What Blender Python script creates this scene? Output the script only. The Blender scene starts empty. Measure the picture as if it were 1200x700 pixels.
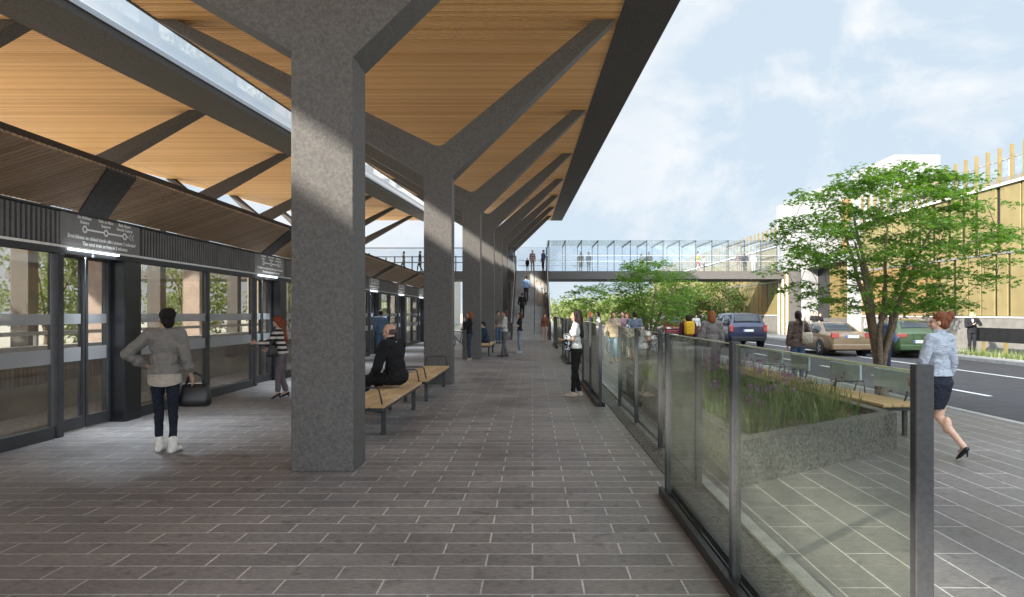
import bpy, bmesh, math, random
import numpy as np
from mathutils import Vector, Matrix, Quaternion
R = random.Random(7)
C = bpy.context.scene.collection
S = bpy.context.scene
rad = math.radians
CX, CY, F, EYE = 624.0, 367.0, 800.0, 1.62
def PX(px, d): return (px - CX) * d / F
def ZP(py, d): return EYE - (py - CY) * d / F

# ------------------------------------------------------------------ materials
def nt(name):
    m = bpy.data.materials.new(name); m.use_nodes = True
    n = m.node_tree.nodes; l = m.node_tree.links
    b = n['Principled BSDF']
    return m, n, l, b
def N(n, t, **k):
    x = n.new(t)
    for a, v in k.items():
        if a.startswith('i_'): x.inputs[a[2:].replace('_', ' ')].default_value = v
        else: setattr(x, a, v)
    return x
def ramp(n, stops):
    r = n.new('ShaderNodeValToRGB'); e = r.color_ramp.elements
    while len(e) < len(stops): e.new(.5)
    for k, (p, c) in enumerate(stops):
        e[k].position = p; e[k].color = (*c, 1) if len(c) == 3 else c
    return r
def sc(c, f): return tuple(min(1, x * f) for x in c)
def rough_mat(name, col, var=.25, scale=8., rough=.75, bump=.15, fine=60., metallic=0., spec=.4):
    m, n, l, b = nt(name)
    tc = N(n, 'ShaderNodeTexCoord')
    n1 = N(n, 'ShaderNodeTexNoise', i_Scale=scale, i_Detail=6.); n2 = N(n, 'ShaderNodeTexNoise', i_Scale=fine, i_Detail=3.)
    l.new(tc.outputs['Object'], n1.inputs['Vector']); l.new(tc.outputs['Object'], n2.inputs['Vector'])
    ad = N(n, 'ShaderNodeMath', operation='ADD'); l.new(n1.outputs['Fac'], ad.inputs[0]); l.new(n2.outputs['Fac'], ad.inputs[1])
    hf = N(n, 'ShaderNodeMath', operation='MULTIPLY'); hf.inputs[1].default_value = .5; l.new(ad.outputs[0], hf.inputs[0])
    r = ramp(n, [(.38, sc(col, 1 - var)), (.62, sc(col, 1 + var))]); l.new(hf.outputs[0], r.inputs['Fac'])
    l.new(r.outputs['Color'], b.inputs['Base Color'])
    b.inputs['Roughness'].default_value = rough; b.inputs['Metallic'].default_value = metallic
    b.inputs['Specular IOR Level'].default_value = spec
    bp = N(n, 'ShaderNodeBump', i_Strength=bump, i_Distance=.02); l.new(n2.outputs['Fac'], bp.inputs['Height']); l.new(bp.outputs['Normal'], b.inputs['Normal'])
    return m
def glass_mat(name, tint=(.86, .9, .87), refl=1.0, milk=0., milkcol=(.6, .6, .58)):
    m, n, l, b = nt(name); n.remove(b)
    out = n['Material Output']
    t = N(n, 'ShaderNodeBsdfTransparent'); t.inputs[0].default_value = (*tint, 1)
    g = N(n, 'ShaderNodeBsdfGlossy'); g.inputs['Roughness'].default_value = .02
    d = N(n, 'ShaderNodeBsdfDiffuse'); d.inputs[0].default_value = (*milkcol, 1)
    mx0 = N(n, 'ShaderNodeMixShader'); mx0.inputs[0].default_value = milk
    tcx = N(n, 'ShaderNodeTexCoord'); mpx = N(n, 'ShaderNodeMapping'); mpx.inputs['Scale'].default_value = (1.2, 1.2, 2.6); l.new(tcx.outputs['Object'], mpx.inputs['Vector'])
    nx_ = N(n, 'ShaderNodeTexNoise', i_Scale=2.2, i_Detail=8., i_Roughness=.7); l.new(mpx.outputs[0], nx_.inputs['Vector'])
    rx_ = N(n, 'ShaderNodeMapRange'); l.new(nx_.outputs['Fac'], rx_.inputs['Value']); rx_.inputs['From Min'].default_value = .35; rx_.inputs['From Max'].default_value = .7
    rx_.inputs['To Min'].default_value = milk * (.3 if milk < .2 else 1); rx_.inputs['To Max'].default_value = min(1, milk * 2.4 if milk < .2 else milk); l.new(rx_.outputs['Result'], mx0.inputs[0])
    l.new(t.outputs[0], mx0.inputs[1]); l.new(d.outputs[0], mx0.inputs[2])
    lw = N(n, 'ShaderNodeLayerWeight'); lw.inputs['Blend'].default_value = .5
    pw = N(n, 'ShaderNodeMath', operation='POWER'); pw.inputs[1].default_value = 5.; l.new(lw.outputs['Facing'], pw.inputs[0])
    mu = N(n, 'ShaderNodeMath', operation='MULTIPLY_ADD'); mu.inputs[1].default_value = .8 * refl; mu.inputs[2].default_value = .035 * refl; l.new(pw.outputs[0], mu.inputs[0])
    mx = N(n, 'ShaderNodeMixShader'); l.new(mu.outputs[0], mx.inputs[0]); l.new(mx0.outputs[0], mx.inputs[1]); l.new(g.outputs[0], mx.inputs[2])
    l.new(mx.outputs[0], out.inputs['Surface'])
    return m
def slat_mat(name, c1, c2, grain=(1.2, 40, 40), rough=.6):
    m, n, l, b = nt(name)
    ge = N(n, 'ShaderNodeNewGeometry'); tc = N(n, 'ShaderNodeTexCoord')
    mp = N(n, 'ShaderNodeMapping'); mp.inputs['Scale'].default_value = grain; l.new(tc.outputs['Object'], mp.inputs['Vector'])
    ns = N(n, 'ShaderNodeTexNoise', i_Scale=1.5, i_Detail=5.); l.new(mp.outputs[0], ns.inputs['Vector'])
    mx = N(n, 'ShaderNodeMath', operation='MULTIPLY_ADD'); l.new(ge.outputs['Random Per Island'], mx.inputs[0]); mx.inputs[1].default_value = .55
    m2 = N(n, 'ShaderNodeMath', operation='MULTIPLY'); m2.inputs[1].default_value = .6; l.new(ns.outputs['Fac'], m2.inputs[0]); l.new(m2.outputs[0], mx.inputs[2])
    r = ramp(n, [(.15, c1), (.85, c2)]); l.new(mx.outputs[0], r.inputs['Fac']); l.new(r.outputs['Color'], b.inputs['Base Color'])
    b.inputs['Roughness'].default_value = rough
    bp = N(n, 'ShaderNodeBump', i_Strength=.15, i_Distance=.01); l.new(ns.outputs['Fac'], bp.inputs['Height']); l.new(bp.outputs['Normal'], b.inputs['Normal'])
    return m
def paver_mat(name, base, w, h, rot=0., mortar=(.45, .43, .415), var=.16, shift=(0, 0), ms=.0062):
    m, n, l, b = nt(name)
    tc = N(n, 'ShaderNodeTexCoord'); mp = N(n, 'ShaderNodeMapping')
    mp.inputs['Rotation'].default_value = (0, 0, rot); mp.inputs['Location'].default_value = (*shift, 0)
    l.new(tc.outputs['Object'], mp.inputs['Vector'])
    br = N(n, 'ShaderNodeTexBrick', offset=.5); br.inputs['Scale'].default_value = 1.
    br.inputs['Brick Width'].default_value = w; br.inputs['Row Height'].default_value = h
    br.inputs['Mortar Size'].default_value = ms; br.inputs['Mortar Smooth'].default_value = .1
    br.inputs['Color1'].default_value = (*sc(base, 1 - var), 1); br.inputs['Color2'].default_value = (*sc(base, 1 + var), 1)
    br.inputs['Mortar'].default_value = (*mortar, 1); l.new(mp.outputs[0], br.inputs['Vector'])
    n1 = N(n, 'ShaderNodeTexNoise', i_Scale=.7, i_Detail=6., i_Roughness=.65); l.new(tc.outputs['Object'], n1.inputs['Vector'])
    r1 = ramp(n, [(.32, (.66, .66, .68)), (.5, (1, .99, .98)), (.68, (1.24, 1.2, 1.16))]); l.new(n1.outputs['Fac'], r1.inputs['Fac'])
    mp2 = N(n, 'ShaderNodeMapping'); mp2.inputs['Scale'].default_value = (14, 70, 1); mp2.inputs['Rotation'].default_value = (0, 0, rot); l.new(tc.outputs['Object'], mp2.inputs['Vector'])
    n2 = N(n, 'ShaderNodeTexNoise', i_Scale=1., i_Detail=6., i_Roughness=.75); l.new(mp2.outputs[0], n2.inputs['Vector'])
    r2 = ramp(n, [(.3, (.6, .6, .6)), (.7, (1.4, 1.4, 1.4))]); l.new(n2.outputs['Fac'], r2.inputs['Fac'])
    a = N(n, 'ShaderNodeMix', data_type='RGBA', blend_type='MULTIPLY'); a.inputs[0].default_value = 1
    l.new(br.outputs['Color'], a.inputs[6]); l.new(r1.outputs['Color'], a.inputs[7])
    c = N(n, 'ShaderNodeMix', data_type='RGBA', blend_type='MULTIPLY'); c.inputs[0].default_value = 1
    l.new(a.outputs[2], c.inputs[6]); l.new(r2.outputs['Color'], c.inputs[7])
    n4 = N(n, 'ShaderNodeTexNoise', i_Scale=5.5, i_Detail=3., i_Distortion=.6); l.new(tc.outputs['Object'], n4.inputs['Vector'])
    r4 = ramp(n, [(.60, (1, 1, 1)), (.70, (.72, .71, .70))]); l.new(n4.outputs['Fac'], r4.inputs['Fac'])
    e4 = N(n, 'ShaderNodeMix', data_type='RGBA', blend_type='MULTIPLY'); e4.inputs[0].default_value = 1; l.new(c.outputs[2], e4.inputs[6]); l.new(r4.outputs['Color'], e4.inputs[7])
    l.new(e4.outputs[2], b.inputs['Base Color'])
    rr = ramp(n, [(.3, (.36, .36, .36)), (.75, (.62, .62, .62))]); l.new(n1.outputs['Fac'], rr.inputs['Fac']); l.new(rr.outputs['Color'], b.inputs['Roughness'])
    s = N(n, 'ShaderNodeMath', operation='MULTIPLY_ADD'); l.new(br.outputs['Fac'], s.inputs[0]); s.inputs[1].default_value = -.8; l.new(n2.outputs['Fac'], s.inputs[2])
    bp = N(n, 'ShaderNodeBump', i_Strength=.25, i_Distance=.006); l.new(s.outputs[0], bp.inputs['Height']); l.new(bp.outputs['Normal'], b.inputs['Normal'])
    return m
def leaf_mat(name, c1, c2, trans=.45):
    m, n, l, b = nt(name)
    ge = N(n, 'ShaderNodeNewGeometry'); r = ramp(n, [(.12, sc(c1, .8)), (.88, sc(c2, 1.05))])
    nz_ = N(n, 'ShaderNodeTexNoise', i_Scale=1.7, i_Detail=2.); l.new(ge.outputs['Position'], nz_.inputs['Vector'])
    ma_ = N(n, 'ShaderNodeMath', operation='MULTIPLY_ADD'); l.new(ge.outputs['Random Per Island'], ma_.inputs[0]); ma_.inputs[1].default_value = .5
    mb_ = N(n, 'ShaderNodeMath', operation='MULTIPLY'); mb_.inputs[1].default_value = .5; l.new(nz_.outputs['Fac'], mb_.inputs[0]); l.new(mb_.outputs[0], ma_.inputs[2]); l.new(ma_.outputs[0], r.inputs['Fac'])
    l.new(r.outputs['Color'], b.inputs['Base Color']); b.inputs['Roughness'].default_value = .5
    t = N(n, 'ShaderNodeBsdfTranslucent'); br = N(n, 'ShaderNodeMix', data_type='RGBA', blend_type='MULTIPLY'); br.inputs[0].default_value = 1
    l.new(r.outputs['Color'], br.inputs[6]); br.inputs[7].default_value = (1.3, 1.35, .7, 1); l.new(br.outputs[2], t.inputs[0])
    mx = N(n, 'ShaderNodeMixShader'); mx.inputs[0].default_value = trans
    l.new(b.outputs[0], mx.inputs[1]); l.new(t.outputs[0], mx.inputs[2]); l.new(mx.outputs[0], n['Material Output'].inputs['Surface'])
    return m
def emit_mat(name, col, s):
    m, n, l, b = nt(name)
    b.inputs['Emission Color'].default_value = (*col, 1); b.inputs['Emission Strength'].default_value = s
    return m
_fab = {}
def fabric(col, stripe=None, rough=.85):
    k = (col, stripe); col = sc(col, .74)
    if k in _fab: return _fab[k]
    m, n, l, b = nt('fabric')
    tc = N(n, 'ShaderNodeTexCoord')
    n1 = N(n, 'ShaderNodeTexNoise', i_Scale=16., i_Detail=4., i_Distortion=.8); l.new(tc.outputs['Object'], n1.inputs['Vector'])
    mp = N(n, 'ShaderNodeMapping'); mp.inputs['Scale'].default_value = (1, 1, 1.8); mp.inputs['Rotation'].default_value = (.5, .4, 0); l.new(tc.outputs['Object'], mp.inputs['Vector'])
    n3 = N(n, 'ShaderNodeTexNoise', i_Scale=9., i_Detail=2., i_Distortion=1.5); l.new(mp.outputs[0], n3.inputs['Vector'])
    n2 = N(n, 'ShaderNodeTexNoise', i_Scale=220., i_Detail=2.); l.new(tc.outputs['Object'], n2.inputs['Vector'])
    r = ramp(n, [(.3, sc(col, .8)), (.7, sc(col, 1.18))]); l.new(n2.outputs['Fac'], r.inputs['Fac'])
    src = r.outputs['Color']
    if stripe:
        w = N(n, 'ShaderNodeTexWave', wave_type='BANDS', bands_direction='Z'); w.inputs['Scale'].default_value = stripe[1]; w.inputs['Distortion'].default_value = .4
        l.new(tc.outputs['Object'], w.inputs['Vector'])
        rr = ramp(n, [(.47, (0, 0, 0)), (.53, (1, 1, 1))]); l.new(w.outputs['Fac'], rr.inputs['Fac'])
        mx = N(n, 'ShaderNodeMix', data_type='RGBA'); l.new(rr.outputs['Color'], mx.inputs[0]); l.new(src, mx.inputs[6]); mx.inputs[7].default_value = (*stripe[0], 1); src = mx.outputs[2]
    l.new(src, b.inputs['Base Color']); b.inputs['Roughness'].default_value = rough; b.inputs['Specular IOR Level'].default_value = .25
    a = N(n, 'ShaderNodeMath', operation='MULTIPLY_ADD'); l.new(n3.outputs['Fac'], a.inputs[0]); a.inputs[1].default_value = 1.6; l.new(n1.outputs['Fac'], a.inputs[2])
    bp = N(n, 'ShaderNodeBump', i_Strength=.7, i_Distance=.03); l.new(a.outputs[0], bp.inputs['Height']); l.new(bp.outputs['Normal'], b.inputs['Normal'])
    _fab[k] = m; return m
_hm = {}
def hair_mat(col):
    if col in _hm: return _hm[col]
    m, n, l, b = nt('hair')
    tc = N(n, 'ShaderNodeTexCoord'); mp = N(n, 'ShaderNodeMapping'); mp.inputs['Scale'].default_value = (90, 90, 9); l.new(tc.outputs['Object'], mp.inputs['Vector'])
    ns = N(n, 'ShaderNodeTexNoise', i_Scale=1., i_Detail=4.); l.new(mp.outputs[0], ns.inputs['Vector'])
    r = ramp(n, [(.3, sc(col, .55)), (.7, sc(col, 1.5))]); l.new(ns.outputs['Fac'], r.inputs['Fac']); l.new(r.outputs['Color'], b.inputs['Base Color'])
    b.inputs['Roughness'].default_value = .7; b.inputs['Specular IOR Level'].default_value = .2
    bp = N(n, 'ShaderNodeBump', i_Strength=.5, i_Distance=.01); l.new(ns.outputs['Fac'], bp.inputs['Height']); l.new(bp.outputs['Normal'], b.inputs['Normal'])
    _hm[col] = m; return m
_pl = {}
def plain(col, rough=.5, metallic=0., coat=0., key=''):
    k = (col, rough, metallic, coat)
    if k in _pl: return _pl[k]
    m, n, l, b = nt('surface')
    tc = N(n, 'ShaderNodeTexCoord'); ns = N(n, 'ShaderNodeTexNoise', i_Scale=25., i_Detail=4.); l.new(tc.outputs['Object'], ns.inputs['Vector'])
    r = ramp(n, [(.3, sc(col, .9)), (.7, sc(col, 1.1))]); l.new(ns.outputs['Fac'], r.inputs['Fac']); l.new(r.outputs['Color'], b.inputs['Base Color'])
    b.inputs['Roughness'].default_value = rough; b.inputs['Metallic'].default_value = metallic; b.inputs['Coat Weight'].default_value = coat
    _pl[k] = m; return m

M = dict(
    conc=rough_mat('dark_concrete', (.100, .092, .086), .30, 26, .6, .4, 95),
    armconc=rough_mat('arm_concrete', (.085, .078, .073), .3, 26, .6, .35, 95),
    beam=rough_mat('charcoal_beam', (.085, .078, .076), .35, 20, .85, .35, 90, spec=.2),
    timber=slat_mat('timber_slats', (.66, .33, .12), (.92, .56, .25)),
    timber_dark=slat_mat('weathered_timber', (.28, .18, .11), (.44, .30, .19)),
    backing=plain((.045, .03, .02), .9),
    steel=rough_mat('charcoal_steel', (.042, .042, .045), .2, 4, .58, .05, 50),
    black=rough_mat('black_panel', (.014, .014, .016), .3, 4, .35, .05, 40),
    header=rough_mat('header_metal', (.15, .136, .132), .2, 4, .5, .08, 60),
    signface=rough_mat('sign_face', (.20, .18, .172), .12, 5, .5, .05, 60),
    white=plain((.8, .8, .78), .5), text=plain((.85, .84, .80), .6),
    alu=plain((.55, .55, .56), .3, .8),
    glass=glass_mat('barrier_glass', (.86, .885, .84), 1.1, .022, (.5, .54, .46)),
    pglass=glass_mat('screen_glass', (.74, .73, .705), 1.3, .03, (.5, .48, .45)),
    sglass=glass_mat('skylight_glass', (.95, .96, .97), .6),
    bglass=glass_mat('bridge_glass', (.935, .955, .97), .35, .03, (.62, .74, .86)),
    frost=glass_mat('frosted_band', (.55, .55, .55), .5, .5, (.62, .62, .62)),
    glassedge=plain((.42, .48, .30), .25),
    floor=paver_mat('platform_pavers', (.205, .188, .178), .6, .22, 0, shift=(.0, .03)),
    pave=paver_mat('pavement_pavers', (.15, .141, .138), 1.15, .30, rad(90), var=.10),
    road=rough_mat('asphalt', (.056, .053, .058), .25, 3, .8, .3, 120),
    paint=rough_mat('road_paint', (.72, .72, .70), .12, 12, .6, .05, 80),
    kerb=rough_mat('kerb_stone', (.36, .35, .33), .2, 6, .8, .25, 90),
    aggr=rough_mat('exposed_aggregate', (.15, .14, .122), .75, 30, .9, .8, 130),
    lightconc=rough_mat('light_concrete', (.34, .325, .305), .16, 4, .8, .15, 60),
    pinkconc=rough_mat('pink_concrete', (.42, .34, .30), .16, 4, .8, .15, 60),
    ground=rough_mat('dusty_ground', (.46, .43, .36), .2, 1.5, .9, .2, 40),
    soil=rough_mat('soil', (.10, .075, .05), .4, 10, .95, .6, 50),
    gold=rough_mat('gold_cladding', (.235, .19, .09), .13, 1.6, .45, .04, 50, .25),
    goldfin=rough_mat('gold_fin', (.23, .175, .075), .15, 3, .45, .05, 40, .25),
    goldbrown=rough_mat('bronze_cladding', (.25, .155, .062), .2, 2, .5, .05, 50, .2),
    stone=rough_mat('grey_stone', (.15, .145, .135), .18, 3, .8, .15, 50),
    tower=rough_mat('white_render', (.28, .28, .285), .05, 3, .8, .05, 50),
    bark=rough_mat('bark', (.17, .125, .085), .4, 14, .9, .8, 50),
    bench=slat_mat('bench_timber', (.42, .26, .12), (.62, .42, .22), (30, 2, 30)),
    bluemetal=plain((.42, .55, .60), .4),
    leaf=leaf_mat('maple_leaf', (.08, .18, .022), (.235, .40, .06)),
    leaf2=leaf_mat('olive_leaf', (.06, .095, .022), (.17, .22, .055)),
    leaf3=leaf_mat('pale_leaf', (.11, .145, .045), (.24, .28, .095)),
    blade=leaf_mat('grass_blade', (.07, .11, .025), (.20, .25, .08), .3),
    purple=leaf_mat('purple_flower', (.16, .06, .15), (.30, .14, .28), .3),
    led=emit_mat('led_strip', (.82, .91, 1.), 2.6),
    rail=plain((.25, .22, .2), .4, .7),
    ballast=rough_mat('ballast', (.42, .39, .35), .5, 12, .95, .8, 70),
    timberwall=slat_mat('taupe_slats', (.26, .21, .18), (.36, .30, .26)),
)

# ------------------------------------------------------------------ mesh builder
class MB:
    def __init__(s): s.v = []; s.f = []; s.m = []
    def add(s, vs, fs, mi=0):
        o = len(s.v); s.v += [tuple(v) for v in vs]; s.f += [tuple(i + o for i in f) for f in fs]; s.m += [mi] * len(fs); return s
    def box(s, x0, x1, y0, y1, z0, z1, mi=0):
        return s.add([(x0,y0,z0),(x1,y0,z0),(x1,y1,z0),(x0,y1,z0),(x0,y0,z1),(x1,y0,z1),(x1,y1,z1),(x0,y1,z1)],
                     [(0,3,2,1),(4,5,6,7),(0,1,5,4),(1,2,6,5),(2,3,7,6),(3,0,4,7)], mi)
    def bbox(s, x0, x1, y0, y1, z0, z1, b=.01, mi=0):   # chamfered box
        pts = []
        for (z, i) in ((z0, b), (z0 + b, 0), (z1 - b, 0), (z1, b)):
            xa, xb, ya, yb = x0 + i, x1 - i, y0 + i, y1 - i
            c = b if i == 0 else b * .6
            pts.append([(xa + c, ya, z), (xb - c, ya, z), (xb, ya + c, z), (xb, yb - c, z), (xb - c, yb, z), (xa + c, yb, z), (xa, yb - c, z), (xa, ya + c, z)])
        return s.rings(pts, mi=mi)
    def rings(s, rs, closed=True, cap=True, mi=0):
        n = len(rs[0]); vs = [p for r in rs for p in r]; fs = []
        for k in range(len(rs) - 1):
            for i in range(n if closed else n - 1):
                j = (i + 1) % n
                fs.append((k*n+i, k*n+j, (k+1)*n+j, (k+1)*n+i))
        if cap and closed:
            fs.append(tuple(range(n))[::-1]); fs.append(tuple((len(rs)-1)*n + i for i in range(n)))
        return s.add(vs, fs, mi)
    def prism(s, poly, a0, a1, axis='y', skip=(), mi=0):   # poly in the plane normal to axis, sides listed in skip left out
        def T(p, a):
            return {'y': (p[0], a, p[1]), 'x': (a, p[0], p[1]), 'z': (p[0], p[1], a)}[axis]
        n = len(poly); vs = [T(p, a0) for p in poly] + [T(p, a1) for p in poly]
        fs = [tuple(range(n)), tuple(range(n, 2*n))[::-1]]
        for i in range(n):
            if i in skip: continue
            j = (i + 1) % n; fs.append((i, n+i, n+j, j))
        return s.add(vs, fs, mi)
    def tube(s, pts, rs, n=8, fx=1., cap=True, mi=0):
        pts = [Vector(p) for p in pts]
        if not isinstance(rs, (list, tuple)): rs = [rs] * len(pts)
        out = []; up = None
        for k, p in enumerate(pts):
            a = pts[max(0, k-1)]; b = pts[min(len(pts)-1, k+1)]
            d = (b - a)
            d = d.normalized() if d.length > 1e-9 else Vector((0, 0, 1))
            if up is None: up = Vector((1, 0, 0)) if abs(d.x) < .8 else Vector((0, 1, 0))
            u = (up - d * up.dot(d)).normalized(); w = d.cross(u); up = u
            out.append([tuple(p + (u * math.cos(2*math.pi*i/n) + w * fx * math.sin(2*math.pi*i/n)) * rs[k]) for i in range(n)])
        return s.rings(out, cap=cap, mi=mi)
    def cap(s, p0, p1, r0, r1, n=12, fx=1., mi=0):
        p0, p1 = Vector(p0), Vector(p1); d = (p1 - p0)
        L = d.length; d = d / L if L > 1e-6 else Vector((0, 0, 1))
        pts = []; rs = []
        for k in range(5):
            a = math.pi/2 * (k + .25) / 4.25; pts.append(p0 - d * r0 * math.cos(a)); rs.append(r0 * math.sin(a))
        for k in range(5):
            a = math.pi/2 * (4 - k + .25) / 4.25; pts.append(p1 + d * r1 * math.cos(a)); rs.append(r1 * math.sin(a))
        return s.tube(pts, rs, n, fx, True, mi)
    def ell(s, c, r, n=16, rot=None, mi=0):
        c = Vector(c); rs = []
        for k in range(n // 2 + 1):
            a = math.pi * (k + .15) / (n // 2 + .3)
            ring = []
            for i in range(n):
                t = 2 * math.pi * i / n
                v = Vector((r[0]*math.sin(a)*math.cos(t), r[1]*math.sin(a)*math.sin(t), -r[2]*math.cos(a)))
                if rot is not None: v = rot @ v
                ring.append(tuple(c + v))
            rs.append(ring)
        return s.rings(rs, mi=mi)
    def mesh(s, name, mats, smooth=False):
        me = bpy.data.meshes.new(name); me.from_pydata(s.v, [], s.f)
        for mt in (mats if isinstance(mats, (list, tuple)) else [mats]): me.materials.append(mt)
        if any(s.m): me.polygons.foreach_set('material_index', s.m)
        if smooth: me.polygons.foreach_set('use_smooth', [True] * len(me.polygons))
        bm = bmesh.new(); bm.from_mesh(me); bmesh.ops.recalc_face_normals(bm, faces=bm.faces); bm.to_mesh(me); bm.free()
        me.update(); return me
    def build(s, name, mats, parent=None, local=False, smooth=False):
        return link(name, s.mesh(name, mats, smooth), parent, local)
W = {}
def link(name, me, parent=None, local=False):
    o = bpy.data.objects.new(name, me); C.objects.link(o)
    if parent is not None:
        o.parent = parent
        if not local: o.location = -W.get(parent.name, Vector((0, 0, 0)))
    W[o.name] = Vector((0, 0, 0))
    return o
def tag(o, label=None, cat=None, group=None, kind=None):
    if label: o['label'] = label
    if cat: o['category'] = cat
    if group: o['group'] = group
    if kind: o['kind'] = kind
    return o
def thing(name, label, cat, loc=(0, 0, 0), rz=0, group=None, kind=None):
    o = bpy.data.objects.new(name, None); C.objects.link(o); o.location = loc; o.rotation_euler = (0, 0, rz); o.empty_display_size = .2
    W[o.name] = Vector(loc)
    return tag(o, label, cat, group, kind)
def struct(name, mb, m, label=None, smooth=False):
    o = mb.build(name, m, smooth=smooth); o['kind'] = 'structure'
    if label: o['label'] = label
    return o
def dup(o, parent=None):
    c = o.copy(); C.objects.link(c); c.parent = parent
    for ch in list(o.children): dup(ch, c)
    return c

# ------------------------------------------------------------------ camera, light, sky
cam = bpy.data.cameras.new('camera'); co = bpy.data.objects.new('camera', cam); C.objects.link(co)
cam.sensor_width = 36; cam.lens = 24; cam.shift_x = -24/1200; cam.shift_y = 17/1200
cam.clip_start = .05; cam.clip_end = 3000
co.location = (0, 0, EYE); co.rotation_euler = (rad(90), 0, 0); S.camera = co
sd = Vector((1.6, 1.45, -1.)).normalized()
sun = bpy.data.lights.new('sun', 'SUN'); sun.energy = 5.0; sun.angle = rad(1.2); sun.color = (1., .925, .80)
so = bpy.data.objects.new('sun', sun); C.objects.link(so); so.rotation_euler = sd.to_track_quat('-Z', 'Y').to_euler()
wd = bpy.data.worlds.new('World'); S.world = wd; wd.use_nodes = True
n = wd.node_tree.nodes; l = wd.node_tree.links; bg = n['Background']
sky = N(n, 'ShaderNodeTexSky', sky_type='NISHITA'); sky.sun_disc = False
sky.sun_elevation = math.asin(-sd.z); sky.sun_rotation = math.atan2(-sd.x, -sd.y)
sky.air_density = 1.; sky.dust_density = 1.2; sky.ozone_density = 1.
tc = N(n, 'ShaderNodeTexCoord'); mp = N(n, 'ShaderNodeMapping'); mp.inputs['Scale'].default_value = (1, 1, 1.35); mp.inputs['Location'].default_value = (.42, .1, .33)
l.new(tc.outputs['Generated'], mp.inputs['Vector'])
c1 = N(n, 'ShaderNodeTexNoise', i_Scale=3.9, i_Detail=9., i_Roughness=.56, i_Distortion=.25); l.new(mp.outputs[0], c1.inputs['Vector'])
cr = ramp(n, [(.47, (0, 0, 0)), (.57, (1, 1, 1))]); l.new(c1.outputs['Fac'], cr.inputs['Fac'])
c2 = N(n, 'ShaderNodeTexNoise', i_Scale=5., i_Detail=8.); l.new(mp.outputs[0], c2.inputs['Vector'])
ccol = ramp(n, [(.3, (14.0, 14.7, 15.6)), (.7, (17.0, 17.1, 17.2))]); l.new(c2.outputs['Fac'], ccol.inputs['Fac'])
base = N(n, 'ShaderNodeMix', data_type='RGBA'); base.inputs[0].default_value = .86
hz = N(n, 'ShaderNodeMix', data_type='RGBA', blend_type='ADD')
l.new(sky.outputs[0], base.inputs[6]); base.inputs[7].default_value = (12.0, 14.2, 16.3, 1)
mxs = N(n, 'ShaderNodeMix', data_type='RGBA'); cm = N(n, 'ShaderNodeMath', operation='MULTIPLY'); cm.inputs[1].default_value = .75; l.new(cr.outputs['Color'], cm.inputs[0]); l.new(cm.outputs[0], mxs.inputs[0])
l.new(base.outputs[2], mxs.inputs[6]); l.new(ccol.outputs['Color'], mxs.inputs[7])
# the side of the sky around the sun is far brighter than the side in front of the camera
vd = N(n, 'ShaderNodeVectorMath', operation='DOT_PRODUCT'); l.new(tc.outputs['Generated'], vd.inputs[0]); vd.inputs[1].default_value = Vector((-.55, -.75, .75)).normalized()
mr = N(n, 'ShaderNodeMapRange', interpolation_type='SMOOTHSTEP'); l.new(vd.outputs['Value'], mr.inputs['Value'])
mr.inputs['From Min'].default_value = -.15; mr.inputs['From Max'].default_value = .9; mr.inputs['To Min'].default_value = .465; mr.inputs['To Max'].default_value = 2.15
gl_ = N(n, 'ShaderNodeVectorMath', operation='SCALE'); l.new(mxs.outputs[2], gl_.inputs[0]); l.new(mr.outputs['Result'], gl_.inputs['Scale'])
l.new(gl_.outputs[0], bg.inputs['Color']); bg.inputs['Strength'].default_value = .05
S.view_settings.view_transform = 'Standard'; S.view_settings.look = 'None'; S.view_settings.gamma = 1; S.view_settings.exposure = 1.42
S.view_settings.use_curve_mapping = False
cy = S.cycles
cy.max_bounces = 14; cy.diffuse_bounces = 7; cy.glossy_bounces = 4; cy.transmission_bounces = 6; cy.transparent_max_bounces = 32
cy.use_denoising = True; cy.caustics_reflective = False; cy.caustics_refractive = False
cy.sample_clamp_indirect = 8

# ------------------------------------------------------------------ ground
g = MB()
prof = [(-900, -.16), (-12.2, -.16), (-12.2, -1.1), (-6.75, -1.1), (-6.75, -.16), (900, -.16)]
ya, yb = -300, 1500
for a, b in zip(prof, prof[1:]): g.add([(a[0], ya, a[1]), (b[0], ya, b[1]), (b[0], yb, b[1]), (a[0], yb, a[1])], [(0, 1, 2, 3)])
struct('ground', g, M['ground'])
struct('platform_floor', MB().box(-6.7, 1.32, -10, 75, -.15, 0), M['floor'])
struct('pavement', MB().box(1.68, 7.1, -10, 120, -.15, 0), M['pave'])
struct('kerb', MB().box(1.58, 1.68, -10, 75, -.14, .035), M['kerb'])
struct('kerb', MB().box(7.1, 7.25, -10, 120, -.14, .004), M['kerb'])
struct('gravel_strip', MB().box(1.32, 1.58, -10, 75, -.13, .012), M['aggr'])
struct('road', MB().box(7.25, 15.9, -10, 160, -.155, -.11), M['road'])
struct('kerb', MB().box(15.9, 16.1, -10, 120, -.14, .01), M['kerb'])
struct('pavement', MB().box(16.1, 19, -10, 120, -.15, .0), M['lightconc'])
rm = MB()
for y in np.arange(4, 100, 3.4):
    rm.box(9.45, 9.57, y, y + 1.5, -.11, -.105)
rm.box(12.9, 13.02, 2, 110, -.11, -.105)
struct('road_markings', rm, M['paint'])
tb = MB(); tb.box(-12.15, -6.8, -10, 90, -1.09, -.85)
struct('track_bed', tb, M['ballast'])
rl = thing('railway_track', 'steel railway track in the trough behind the glass screen', 'railway track', (-9.4, 20, -.85))
for x in (-8.7, -10.14):
    MB().box(x - .035, x + .035, -10, 90, -.85, -.70).build('rail', M['rail'], rl)
sl = MB()
for y in np.arange(-8, 60, .65): sl.box(-10.7, -8.1, y, y + .24, -.849, -.80)
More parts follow.
